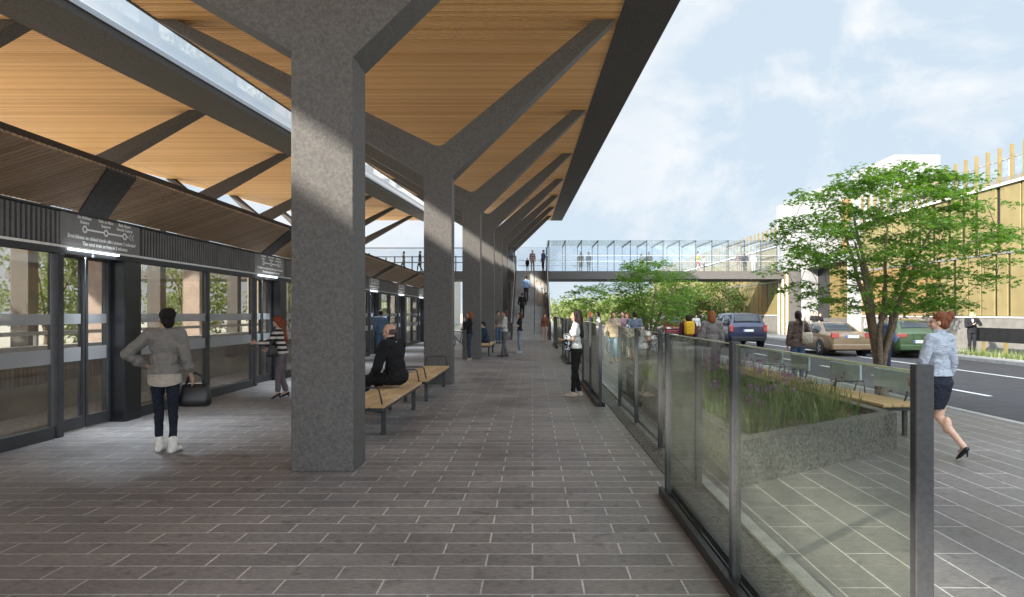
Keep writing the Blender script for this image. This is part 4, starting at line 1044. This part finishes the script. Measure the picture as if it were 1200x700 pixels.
person('man in white shirt and grey trousers standing with folded arms', PX(591, 25.4), 25.4, yaw=100, H=1.71, sex='m', skin=TAN, top=dict(col=(.66, .62, .57), hem=.93, puff=.024, cuff=.75), bottom=dict(col=(.15, .145, .145), loose=.016), shoes=dict(col=BLK), hair=('short', BHAIR),
       arms=dict(elL=(-.22, .10, 1.13), wrL=(.02, .24, 1.14), elR=(.22, .10, 1.13), wrR=(-.02, .24, 1.10)), legs=dict(anL=(-.10, .10, .085), anR=(.10, -.10, .085)))
person('woman with tied auburn hair in black top and pale jeans', PX(609, 27.6), 27.6, yaw=100, H=1.63, top=dict(col=BLK, sleeve='short', hem=.9), bottom=dict(col=(.33, .38, .43), loose=.004), shoes=dict(col=(.45, .5, .55)), hair=('bob', BHAIR),
       arms=dict(elL=(-.2, .1, 1.13), wrL=(.0, .19, 1.16)))
person('woman with long red hair and cream shorts standing at the stair foot', PX(638.5, 38), 38, yaw=160, H=1.58, top=dict(col=(.34, .12, .07), hem=.92), bottom=dict(kind='shorts', col=(.65, .55, .48)), shoes=dict(col=(.4, .2, .15)), hair=('longer', RHAIR), vox=.02)
def onstair(d): return math.ceil((d - 41) / (10.7 / 30) + .01) * .16
for lb, px, d, kw in (('man in light blue shirt climbing the stairs', 616.5, 46.2, dict(yaw=0, H=1.72, sex='m', top=dict(col=(.28, .40, .62), hem=.9), bottom=dict(col=(.05, .035, .05), loose=.01), hair=('short', DHAIR))),
                      ('person in black jacket on the lower stairs', 612, 43.6, dict(yaw=10, H=1.62, sex='m', top=dict(col=BLK, hem=.88), bottom=dict(col=BLK, loose=.01), hair=('short', BHAIR))),
                      ('man in grey shirt and khaki trousers coming down the stairs', 633, 45.4, dict(yaw=180, H=1.62, sex='m', top=dict(col=(.50, .49, .48), hem=.9), bottom=dict(col=(.48, .36, .23), loose=.012), hair=('short', RHAIR)))):
    person(lb, PX(px, d), d, onstair(d), vox=.02, shoes=dict(col=BLK), group='people on the stairs', **kw)
BP = [('child in black at the top of the stairs', 618, 52.6, dict(H=1.05, yaw=180, top=dict(col=BLK), bottom=dict(col=BLK))),
      ('adult in white top with tan trousers at the top of the stairs', 624, 52.5, dict(H=1.66, yaw=190, top=dict(col=(.6, .6, .62), stripe=((.3, .05, .06), 2.)), bottom=dict(col=(.5, .33, .2)))),
      ('man in blue shirt leaning by the corner post of the footbridge', 636.5, 52.6, dict(H=1.68, yaw=120, sex='m', top=dict(col=(.12, .2, .42)), bottom=dict(col=(.07, .03, .05)))),
      ('figure in beige dress walking behind the footbridge glass', 680.6, 54, dict(H=1.66, yaw=170, top=dict(col=(.5, .44, .34)), bottom=dict(kind='skirt', col=(.5, .44, .36), hem=.5))),
      ('figure in pale grey behind the footbridge glass, beside the beige dress', 690, 54.2, dict(H=1.66, yaw=200, top=dict(col=(.42, .42, .40)), bottom=dict(col=(.4, .4, .38)))),
      ('figure in cream top on the footbridge right above the bushy maple', 752, 54, dict(H=1.5, yaw=200, top=dict(col=(.6, .5, .42)), bottom=dict(col=(.5, .42, .36)))),
      ('man in mauve shirt on the footbridge right above the bushy maple', 760.6, 54.3, dict(H=1.7, yaw=180, sex='m', top=dict(col=(.36, .27, .3)), bottom=dict(col=(.25, .22, .24)))),
      ('woman in bright yellow top and crimson skirt crossing the footbridge', 818, 54, dict(H=1.68, yaw=-90, top=dict(col=(.85, .65, .05)), bottom=dict(kind='skirt', col=(.45, .04, .12), hem=.5), legs=dict(anL=(-.08, .25, .1), anR=(.08, -.25, .1), knL=(-.08, .2, .5), knR=(.08, -.02, .5)))),
      ('child in white tee walking after the yellow top', 825, 54.1, dict(H=1.3, yaw=-90, top=dict(col=WHT, sleeve='short'), bottom=dict(col=(.2, .14, .12)))),
      ('person in brown at the gold end of the footbridge, leftmost of the trio there', 865, 54, dict(H=1.6, yaw=180, top=dict(col=(.2, .13, .1)), bottom=dict(col=(.3, .22, .16)))),
      ('person in black at the gold end of the footbridge, middle of the trio there', 873, 54.2, dict(H=1.72, yaw=180, sex='m', top=dict(col=BLK), bottom=dict(col=BLK))),
      ('person in white at the gold end of the footbridge, rightmost of the trio there', 883, 54, dict(H=1.66, yaw=160, top=dict(col=WHT), bottom=dict(col=WHT))),
      ('person in tan jacket on the footbridge beside the big column', 432, 54, dict(H=1.55, yaw=90, top=dict(col=(.45, .25, .12)), bottom=dict(col=(.3, .2, .14)))),
      ('person in beige top and grey trousers striding left on the footbridge', 473, 54, dict(H=1.7, yaw=90, top=dict(col=(.5, .36, .28)), bottom=dict(col=(.22, .21, .22)), legs=dict(anL=(-.08, .3, .1), anR=(.08, -.38, .13), knL=(-.08, .2, .5), knR=(.08, -.05, .5)))),
      ('man in dark brown jacket on the footbridge beside the second column', 492, 54, dict(H=1.72, yaw=90, sex='m', top=dict(col=(.07, .045, .03), puff=.03), bottom=dict(col=(.04, .035, .04)), legs=dict(anL=(-.08, .2, .09), anR=(.08, -.25, .1), knL=(-.08, .15, .5), knR=(.08, -.0, .5))))]
for lb, px, d, kw in BP:
    person(lb, PX(px, d), d, 4.8, vox=.026, shoes=dict(col=BLK), hair=('short', BHAIR), group='people on the footbridge', **kw)
# pavement side
person('person in beige roll-neck poncho and blue jeans smiling behind the glass barrier', PX(719, 22.5), 22.5, yaw=168, H=1.66, hyaw=10, skin=TAN, top=dict(col=(.58, .45, .32), puff=.03, hem=.84, poncho=1, collar=1, name='poncho'), bottom=dict(col=(.24, .36, .48), loose=.006), shoes=dict(kind='boot', col=(.36, .2, .1)), hair=('short', BHAIR), vox=.014,
       arms=dict(elR=(.24, .05, 1.12), wrR=(.26, .2, 1.0)))
ST = [('woman with red hair in navy top chatting by the small slender maple', 692.5, 34, dict(H=1.66, yaw=-100, top=dict(col=(.05, .05, .09), sleeve='short'), bottom=dict(col=JEAN), hair=('bob', RHAIR))),
      ('person in white tee facing the red-haired woman in navy', 700.5, 34.3, dict(H=1.66, yaw=100, top=dict(col=WHT, sleeve='short'), bottom=dict(col=(.3, .26, .22)), hair=('long', DHAIR))),
      ('man in pink shirt and dark waistcoat beside the beige poncho', 729, 23.6, dict(H=1.68, yaw=170, sex='m', top=dict(col=(.55, .36, .40)), bottom=dict(col=BLK), hair=('short', BHAIR))),
      ('woman in white dress next to the man in pink', 734.5, 24.1, dict(H=1.62, yaw=150, top=dict(col=(.7, .66, .62)), bottom=dict(kind='skirt', col=(.65, .6, .56), hem=.5), hair=('long', RHAIR))),
      ('man in slate tee and rust trousers seen from behind near the bushy maple', 743.5, 23.2, dict(H=1.66, yaw=0, sex='m', top=dict(col=(.18, .21, .27), sleeve='short', hem=.93), bottom=dict(col=(.42, .2, .06)), hair=('short', DHAIR))),
      ('man in white shirt crossing the road beyond the yellow backpack', 816, 45, dict(H=1.62, yaw=170, sex='m', top=dict(col=WHT), bottom=dict(col=(.12, .06, .07)), hair=('short', DHAIR), z=-.11)),
      ('man in black tee with folded arms by the white pillar', 955, 40, dict(H=1.70, yaw=170, sex='m', top=dict(col=BLK, sleeve='short'), bottom=dict(col=BLK), hair=('short', DHAIR))),
      ('person in black beside the man with folded arms', 961, 40.4, dict(H=1.62, yaw=190, top=dict(col=(.03, .03, .04)), bottom=dict(col=BLK), hair=('short', BHAIR))),
      ('person in red floral shirt across the road behind the maple trunk', 1018, 35.3, dict(H=1.58, yaw=180, top=dict(col=(.5, .10, .12), stripe=((.6, .5, .5), 6.)), bottom=dict(col=BLK), hair=('bob', RHAIR))),
      ('person in pale blue shirt behind the green hatchback', 1050, 33, dict(H=1.60, yaw=200, sex='m', top=dict(col=(.55, .6, .7)), bottom=dict(col=NAVY), hair=('short', DHAIR)))]
for lb, px, d, kw in ST:
    kw = dict(kw); z = kw.pop('z', 0)
    person(lb, PX(px, d), d, z, vox=.02, shoes=dict(col=BLK), **kw)
bp_ = person('person in maroon jacket with blue hood and a yellow backpack', PX(806, 20), 20, yaw=5, H=1.57, sex='m', skin=BROWN, top=dict(col=(.10, .025, .04), hood=1, puff=.03, hem=.86), bottom=dict(col=NAVY, loose=.01), shoes=dict(col=BLK), hair=('short', DHAIR), vox=.014)
person('woman with auburn bob and long grey coat standing behind the planter', PX(834, 15.4), 15.4, yaw=-4, H=1.665, top=dict(col=(.27, .24, .235), puff=.036, hem=.48, collar=1, name='coat'), bottom=dict(col=(.03, .032, .03), loose=.02), shoes=dict(kind='boot', col=BLK), hair=('bob', (.21, .075, .025)), vox=.012, build=1.08)
person('woman with dark ponytail in brown hooded cardigan waving at the beige saloon', PX(935, 15.8), 15.8, yaw=-6, H=1.66, top=dict(col=(.16, .115, .095), puff=.03, hem=.86, hood=1, cuff=.85, name='cardigan'), bottom=dict(col=JEAN, loose=.006), shoes=dict(col=BLK), hair=('pony', (.03, .015, .015)), vox=.012, skin=TAN, hpitch=4,
       arms=dict(elR=(.28, .12, 1.20), wrR=(.24, .22, 1.42)))
person('man in blue shirt looking at his phone behind the maple trunk', PX(1035, 14), 14, yaw=-70, H=1.63, sex='m', skin=TAN, top=dict(col=(.17, .25, .45), puff=.022, hem=.88), bottom=dict(col=(.05, .06, .10), loose=.012), shoes=dict(col=BLK), hair=('short', DHAIR), vox=.012, hpitch=18,
       arms=dict(elL=(-.2, .08, 1.12), wrL=(-.06, .28, 1.18), elR=(.2, .08, 1.12), wrR=(.06, .28, 1.16)))
person('man in black suit on his phone by the black panel wall across the road', PX(1139, 26.6), 26.6, yaw=165, H=1.66, sex='m', top=dict(col=(.018, .018, .024), puff=.028, hem=.86, shirt=WHT, name='suit_jacket'), bottom=dict(col=(.018, .018, .024), loose=.018), shoes=dict(col=(.2, .06, .04)), hair=('short', GHAIR), vox=.014,
       arms=dict(elL=(-.27, .10, 1.2), wrL=(-.12, .09, 1.47), elR=(.22, .08, 1.12), wrR=(.05, .22, 1.2)))
# carried things
def at_local(x, y, yaw, p): 
    v = Matrix.Rotation(rad(yaw), 3, 'Z') @ Vector(p); return Vector((x + v.x, y + v.y, v.z))
def handbag(label, loc, w, h, d, col, rz, handle, group=None):
    t = thing('handbag', label, 'bag', loc, rz, group)
    b = MB(); rs = []
    for (zz, a, c_) in ((0, .86, .8), (.02, .98, 1.), (h*.35, 1., 1.), (h*.8, .88, .62), (h*.97, .8, .3), (h, .76, .18)):
        ring = []
        for i in range(20):
            an = 2*math.pi*i/20; cx_, sx_ = math.cos(an), math.sin(an)
            ring.append((w/2*a*math.copysign(abs(cx_)**.5, cx_), d/2*c_*math.copysign(abs(sx_)**.6, sx_), zz))
        rs.append(ring)
    b.rings(rs); b.build('bag_body', plain(col, .42), t, True, True)
    for sg in (-1, 1):
        hm = MB(); hm.tube([(-w*.28, sg*d*.18, h*.85), (-w*.22, sg*d*.12, h + handle*.6), (0, sg*d*.05, h + handle), (w*.22, sg*d*.12, h + handle*.6), (w*.28, sg*d*.18, h*.85)], .011, 8)
        hm.build('handle', plain(col, .42), t, True, True)
    MB().box(-w*.3, w*.3, -.006, .006, h - .002, h + .006).build('zip', plain((.5, .48, .4), .3, .8), t, True)
pz = at_local(-4.28, 7.95, 14, (.28, .12, 0))
handbag('large black leather handbag hanging from the hand of the woman in grey', (pz.x + .02, pz.y, .51), .36, .27, .17, (.014, .013, .014), rad(10), .13)
handbag('small black bag held by the red-haired woman in the striped jumper', (PX(322, 12.85), 12.75, .80), .24, .2, .12, BLK, rad(70), .12)
jm = MB()
for (a, b, r0, r1) in (((-.17, 0, .10), (.17, .02, .12), .075, .08), ((-.14, .02, .0), (.12, .03, .02), .07, .075), ((-.06, 0, -.09), (.08, .02, -.08), .05, .05)):
    jm.cap(a, b, r0, r1, 12, .7)
def patch_mat():
    m, n, l, b = nt('patterned_cloth'); tc = N(n, 'ShaderNodeTexCoord'); ns = N(n, 'ShaderNodeTexNoise', i_Scale=7., i_Detail=2., i_Distortion=2.5); l.new(tc.outputs['Object'], ns.inputs['Vector'])
    r = ramp(n, [(.47, (.03, .03, .035)), (.51, (.7, .72, .76))]); l.new(ns.outputs['Fac'], r.inputs['Fac']); l.new(r.outputs['Color'], b.inputs['Base Color']); b.inputs['Roughness'].default_value = .85
    bp = N(n, 'ShaderNodeBump', i_Strength=.6, i_Distance=.02); l.new(ns.outputs['Fac'], bp.inputs['Height']); l.new(bp.outputs['Normal'], b.inputs['Normal']); return m
pm = patch_mat()
o = link('folded_jacket', vox_mesh(jm, 'folded_jacket', pm, .012)); pz = at_local(PX(675, 13.2), 13.2, 78, (0, .155, 1.03)); o.scale = (1.05, 1.05, 1.1); o.location = pz; o.rotation_euler = (0, 0, rad(85)); tag(o, 'black and white patterned jacket draped over the arms of the girl', 'jacket')
o2 = link('folded_jacket', vox_mesh(jm, 'folded_jacket', pm, .014)); o2.location = (PX(736, 22.3), 22.3, .98); o2.rotation_euler = (0, rad(55), .4); tag(o2, 'white and black jacket carried beside the beige poncho', 'jacket')
t = thing('backpack', 'bright yellow backpack on the back of the person in maroon', 'backpack', (PX(806, 20), 19.86, .98))
b = MB().bbox(-.15, .15, -.13, .02, 0, .40, .05).build('bag_body', fabric((.78, .46, .03)), t, True, True); MB().bbox(-.11, .11, -.17, -.132, .03, .2, .015).build('pocket', fabric((.74, .43, .03)), t, True)
for sg in (-1, 1): MB().tube([(sg*.10, -.02, .38), (sg*.11, .06, .45), (sg*.12, .14, .42)], .018, 6).build('strap', fabric((.70, .42, .04)), t, True)
t = thing('shoulder_bag', 'cream shoulder bag hanging beside the waving woman', 'bag', (PX(946, 15.6), 15.6, .92))
MB().bbox(-.12, .12, -.06, .06, 0, .26, .03).build('bag_body', fabric((.6, .5, .4)), t, True, True); MB().tube([(-.1, 0, .25), (-.06, .05, .5), (.06, .05, .5), (.1, 0, .25)], .012, 6).build('strap', fabric((.5, .4, .3)), t, True)

# ------------------------------------------------------------------ vehicles
carglass = plain((.03, .035, .04), .06)
def lamp_mat(c, e): return plain(c, .15, 0, 1.)
CARS = {}
def car(label, x, y, rz, L, Wd, paint, prof, rear, front, wb, wr, glassrow, cat='car', z=-.11, plate='left', trunkline=None, rack=False):
    t = thing('car', label, cat, (x, y, z), rz)
    mp_ = rough_mat('car_paint', paint, .06, 3, .28, .0, 50, .35); mp_.node_tree.nodes['Principled BSDF'].inputs['Coat Weight'].default_value = .8
    def sect(p):
        yv, w, zl, zb, zt, wt = p; wt *= Wd/1.8; w *= Wd/1.8
        h = [(w*.80, zl), (w*.94, zl + .03), (w*.985, zl + .16), (w, (zl + zb)/2 + .02), (w*.985, zb - .07), (w*.955, zb), (wt + (w*.955 - wt)*.12, zt - (zt - zb)*.14), (wt*.93, zt - .012), (wt*.6, zt + .008), (0, zt + .014)]
        return [(a, yv, b) for a, b in h] + [(-a, yv, b) for a, b in h[-2::-1]]
    # refine the stations
    st = []
    for a, b in zip(prof, prof[1:]):
        for k in (0, .5): st.append([u + (v - u) * k for u, v in zip(a, b)])
    st.append(prof[-1])
    rs = [sect(p) for p in st]; mb = MB(); mb.rings(rs, cap=False); nn = len(rs[0])
    mb.add(rs[0], [tuple(range(nn))]); mb.add(rs[-1], [tuple(range(nn))])
    mb.rings([[(p[0]*.99, p[1], p[2]) for p in (r[0], r[-1])] + [(r[-1][0]*.8, r[0][1], r[0][2] + .1), (r[0][0]*.8, r[0][1], r[0][2] + .1)] for r in rs], cap=True)
    body = mb.build('body', mp_, t, True, True)
    def S_(yv):
        for a, b in zip(prof, prof[1:]):
            if a[0] <= yv <= b[0]: return sect([u + (v - u) * (yv - a[0]) / (b[0] - a[0]) for u, v in zip(a, b)])
    y_a, y_b, y_c, y_d = glassrow       # foot and head of rear glass, head and foot of windscreen
    def patch(name, f, us, vs):
        g_ = [[f(u, v) for u in us] for v in vs]; m_ = MB(); m_.rings(g_, closed=False, cap=False)
        ob = m_.build(name, carglass, t, True, True); sm = ob.modifiers.new('thick', 'SOLIDIFY'); sm.thickness = .012; sm.offset = 0; return ob
    def roofpt(u, yv, up=.012):          # u -1..1 across
        sct = S_(yv); h = sct[:10]; a = abs(u); q0, q1, q2 = Vector(h[9]), Vector(h[8]), Vector(h[7])
        p = q0.lerp(q1, a / .6) if a < .6 else q1.lerp(q2, (a - .6) / .4); p = Vector((math.copysign(p.x, u), p.y, p.z)); return p
    def off(p, nv, e=.012): return tuple(Vector(p) + Vector(nv) * e)
    us = [-.93 + 1.86 * i / 8 for i in range(9)]
    patch('rear_window', lambda u, v: off(roofpt(u, y_a + (y_b - y_a) * v), (0, -.8, .6)), us, [.10, .35, .65, .92])
    patch('windscreen', lambda u, v: off(roofpt(u, y_d + (y_c - y_d) * v), (0, .6, .8)), us, [.08, .35, .65, .94])
    for sg in (-1, 1):
        def side(u, v):
            sct = S_(u); a, b = Vector(sct[5]), Vector(sct[6]); p = a.lerp(b, .10 + .82 * v); return (sg * (p.x + .012), p.y, p.z)
        mid = (y_b + y_c) / 2
        for (ua, ub) in ((y_a * .55 + y_b * .45, mid - .04), (mid + .04, y_c * .55 + y_d * .45)):
            patch('side_window', side, [ua + (ub - ua) * i / 4 for i in range(5)], [0, .5, 1.])
        for yw in wb:
            xw = Wd/2 - .20 if sg > 0 else -Wd/2
            arch = MB(); arch.tube([(sg*(Wd/2 - .16), yw, wr), (sg*(Wd/2 + .004), yw, wr)], wr + .055, 24); arch.build('wheel_arch', M['black'], t, True)
            wh = MB()
            prf = [(wr*.55, -.10), (wr*.93, -.105), (wr, -.075), (wr, .075), (wr*.93, .105), (wr*.62, .105)]
            wh.rings([[(sg*(Wd/2 - .085) + sg*o_, yw + r_*math.cos(2*math.pi*i/28), wr + r_*math.sin(2*math.pi*i/28)) for i in range(28)] for r_, o_ in prf])
            wob = wh.build('wheel', plain((.02, .02, .02), .8), t, True, True)
            rim = MB(); xo = sg*(Wd/2 + .025)
            for i in range(5):
                a = 2*math.pi*i/5; dv = Vector((0, math.cos(a), math.sin(a))); pv = Vector((0, -math.sin(a), math.cos(a))); c0 = Vector((xo, yw, wr))
                q = [c0 + pv*.05, c0 + dv*wr*.6 + pv*.035, c0 + dv*wr*.6 - pv*.035, c0 - pv*.05]; rim.add([tuple(v) for v in q] + [tuple(v - Vector((sg*.03, 0, 0))) for v in q], [(0,1,2,3), (7,6,5,4), (0,4,5,1), (1,5,6,2), (2,6,7,3), (3,7,4,0)])
            rim.build('rim', M['alu'], wob, True)
        for (zz, h_, yv, w0, w1, c_, nm) in ((rear[0], rear[1], prof[0][0], rear[2], rear[3], (.45, .02, .02), 'tail_light'), (front[0], front[1], prof[-1][0], front[2], front[3], (.7, .72, .74), 'headlight')):
            e = -.02 if nm == 'tail_light' else .02
            m_ = MB(); x0_, x1_ = sorted((sg*w0, sg*w1)); y0_, y1_ = sorted((yv + e, yv - e*5)); m_.bbox(x0_, x1_, y0_, y1_, zz, zz + h_, .015); m_.build(nm, plain(c_, .15, 0, 1.), t, True)
        m_ = MB(); m_.bbox(sg*Wd/2 + (0 if sg > 0 else -.19), sg*Wd/2 + (.19 if sg > 0 else 0), y_d - .35, y_d - .25, prof[5][3] + .0, prof[5][3] + .13, .02); m_.build('wing_mirror', mp_, t, True)
    yr = prof[0][0]
    MB().bbox(-Wd*.44, Wd*.44, yr - .05, yr + .14, prof[0][2] - .12, prof[0][2] + .10, .03).build('rear_bumper', M['black'] if rear[4] else mp_, t, True)
    yf = prof[-1][0]
    MB().bbox(-Wd*.42, Wd*.42, yf - .14, yf + .05, prof[-1][2] - .14, prof[-1][2] + .08, .03).build('front_bumper', M['black'] if rear[4] else mp_, t, True)
    MB().bbox(-.42, .42, yf - .06, yf + .03, prof[-1][2] + .10, prof[-1][2] + .19, .01).build('grille', M['black'], t, True)
    pz_ = rear[5]
    p = MB().box(-.26, .26, yr - .028, yr - .003, pz_, pz_ + .115).build('number_plate', M['white'], t, True)
    MB().box(-.26, -.20, yr - .031, yr - .0285, pz_ + .003, pz_ + .112).build('plate_band', plain((.03, .10, .5), .4), p, True)
    if rack:
        for sg in (-1, 1): MB().tube([(sg*Wd*.33, y_b + .05, prof[5][4] - .0), (sg*Wd*.33, y_b + .15, prof[5][4] + .07), (sg*Wd*.33, y_c - .2, prof[5][4] + .07), (sg*Wd*.33, y_c - .1, prof[5][4])], .02, 6).build('roof_rail', M['black'], t, True)
    return t
def low(pr, k): return [(a[0], a[1], a[2]*k, a[3]*k, a[4]*k, a[5]) for a in pr]
SED = [(-2.3, .74, .42, .80, .86, .64), (-2.22, .83, .28, .88, .96, .72), (-1.75, .88, .22, .93, 1.02, .73), (-1.35, .89, .20, .95, 1.06, .71), (-.72, .90, .20, .95, 1.42, .58), (0, .90, .20, .94, 1.46, .58), (.45, .90, .20, .93, 1.42, .57), (1.2, .89, .20, .92, 1.02, .70), (1.9, .86, .24, .82, .88, .66), (2.2, .78, .30, .66, .71, .58), (2.3, .66, .38, .58, .61, .5)]
SUVP = [(-2.4, .80, .48, 1.08, 1.12, .72), (-2.34, .88, .36, 1.14, 1.20, .76), (-2.30, .89, .34, 1.16, 1.26, .76), (-2.26, .90, .32, 1.17, 1.30, .74), (-2.02, .90, .32, 1.17, 1.80, .64), (-.6, .90, .30, 1.16, 1.87, .65), (.5, .90, .30, 1.14, 1.82, .64), (1.2, .89, .30, 1.12, 1.22, .72), (1.95, .88, .32, 1.04, 1.10, .70), (2.3, .84, .38, .88, .96, .66), (2.4, .74, .46, .78, .82, .6)]
HAT = [(-2.0, .76, .42, .86, .92, .66), (-1.94, .85, .30, .94, 1.00, .72), (-1.86, .88, .26, .97, 1.05, .72), (-1.75, .89, .22, .98, 1.12, .70), (-1.30, .90, .20, .98, 1.42, .58), (-.2, .90, .20, .95, 1.49, .58), (.35, .90, .20, .93, 1.44, .57), (1.1, .89, .20, .91, 1.00, .70), (1.7, .86, .24, .80, .86, .66), (2.0, .76, .30, .66, .70, .56), (2.1, .64, .38, .58, .61, .48)]
car('beige saloon car stopped on the road behind the waving woman', 12.65, 29.3, rad(0), 4.6, 1.8, (.25, .165, .095), low(SED, .93), (.74, .20, .52, .82, False, .74), (.56, .10, .35, .66), (-1.35, 1.42), .31, (-1.35, -.72, .45, 1.2))
car('dark blue off-road car with upright tailgate seen from behind', 10.75, 36.4, rad(0), 4.8, 1.95, (.013, .018, .052), low(SUVP, .93), (.80, .34, .76, .93, True, .80), (.72, .16, .5, .8), (-1.5, 1.5), .38, (-2.26, -2.02, .5, 1.2), rack=False)
car('green hatchback parked along the far kerb', 15.0, 28.0, rad(-6), 4.1, 1.75, (.05, .095, .03), HAT, (.80, .14, .50, .84, False, .58), (.54, .10, .35, .62), (-1.25, 1.28), .32, (-1.75, -1.30, .35, 1.1))
car('dark red car driving towards the camera beyond the yellow backpack', PX(792, 50), 52, rad(180), 4.3, 1.78, (.22, .015, .02), HAT, (.80, .14, .50, .84, False, .58), (.56, .13, .35, .66), (-1.25, 1.28), .32, (-1.75, -1.30, .35, 1.1))
def bicycle(label, x, y, rz, col):
    t = thing('bicycle', label, 'bicycle', (x, y, 0), rz, 'parked bicycles')
    r = .34
    for yw in (-.52, .52):
        w_ = MB(); w_.tube([(0, yw + r*math.cos(a), r + r*math.sin(a)) for a in np.linspace(0, 2*math.pi, 29)], .018, 6, cap=False); wo = w_.build('wheel', M['black'], t, True, True)
        sp_ = MB()
        for k in range(8):
            a = math.pi*k/8; sp_.tube([(0, yw - r*math.cos(a), r - r*math.sin(a)), (0, yw + r*math.cos(a), r + r*math.sin(a))], .003, 4)
        sp_.build('spokes', M['alu'], wo, True)
    f_ = MB()
    for a, b in (((-.52, r), (-.08, .30)), ((-.52, r), (-.18, .80)), ((-.08, .30), (-.20, .86)), ((-.08, .30), (.38, .78)), ((-.18, .78), (.37, .82)), ((.36, .92), (.52, r))): f_.tube([(0, *a), (0, *b)], .017, 8)
    f_.build('frame', plain(col, .3, .1), t, True, True)
    MB().tube([(-.27, .34, 1.0), (-.2, .42, 1.02), (0, .36, .97), (.2, .42, 1.02), (.27, .34, 1.0)], .013, 6).build('handlebar', M['black'], t, True, True)
    m_ = MB(); m_.ell((0, -.22, .90), (.07, .14, .03), 10); m_.build('saddle', M['black'], t, True, True)
bicycle('white bicycle parked on the pavement near the info board', PX(790, 26.5), 26.5, rad(75), (.75, .74, .7))
bicycle('black bicycle leaning behind the jacket beside the beige poncho', PX(738, 25.5), 25.5, rad(80), (.05, .05, .05))
bicycle('dark bicycle standing between the second and third columns', PX(537.5, 30), 30, rad(60), (.06, .06, .06))
t = thing('info_board', 'small pale info board with orange foot strip on a thin post', 'sign', (PX(759, 26.7), 26.7, 0))
MB().bbox(-.03, .03, -.03, .03, 0, .44, .006).build('post', M['steel'], t, True)
b = MB().bbox(-.21, .21, -.045, -.0, .441, .80, .008).build('board', plain((.50, .56, .60), .4), t, True); MB().box(-.19, .19, -.052, -.047, .46, .54).build('strip', plain((.60, .34, .10), .5), b, True)
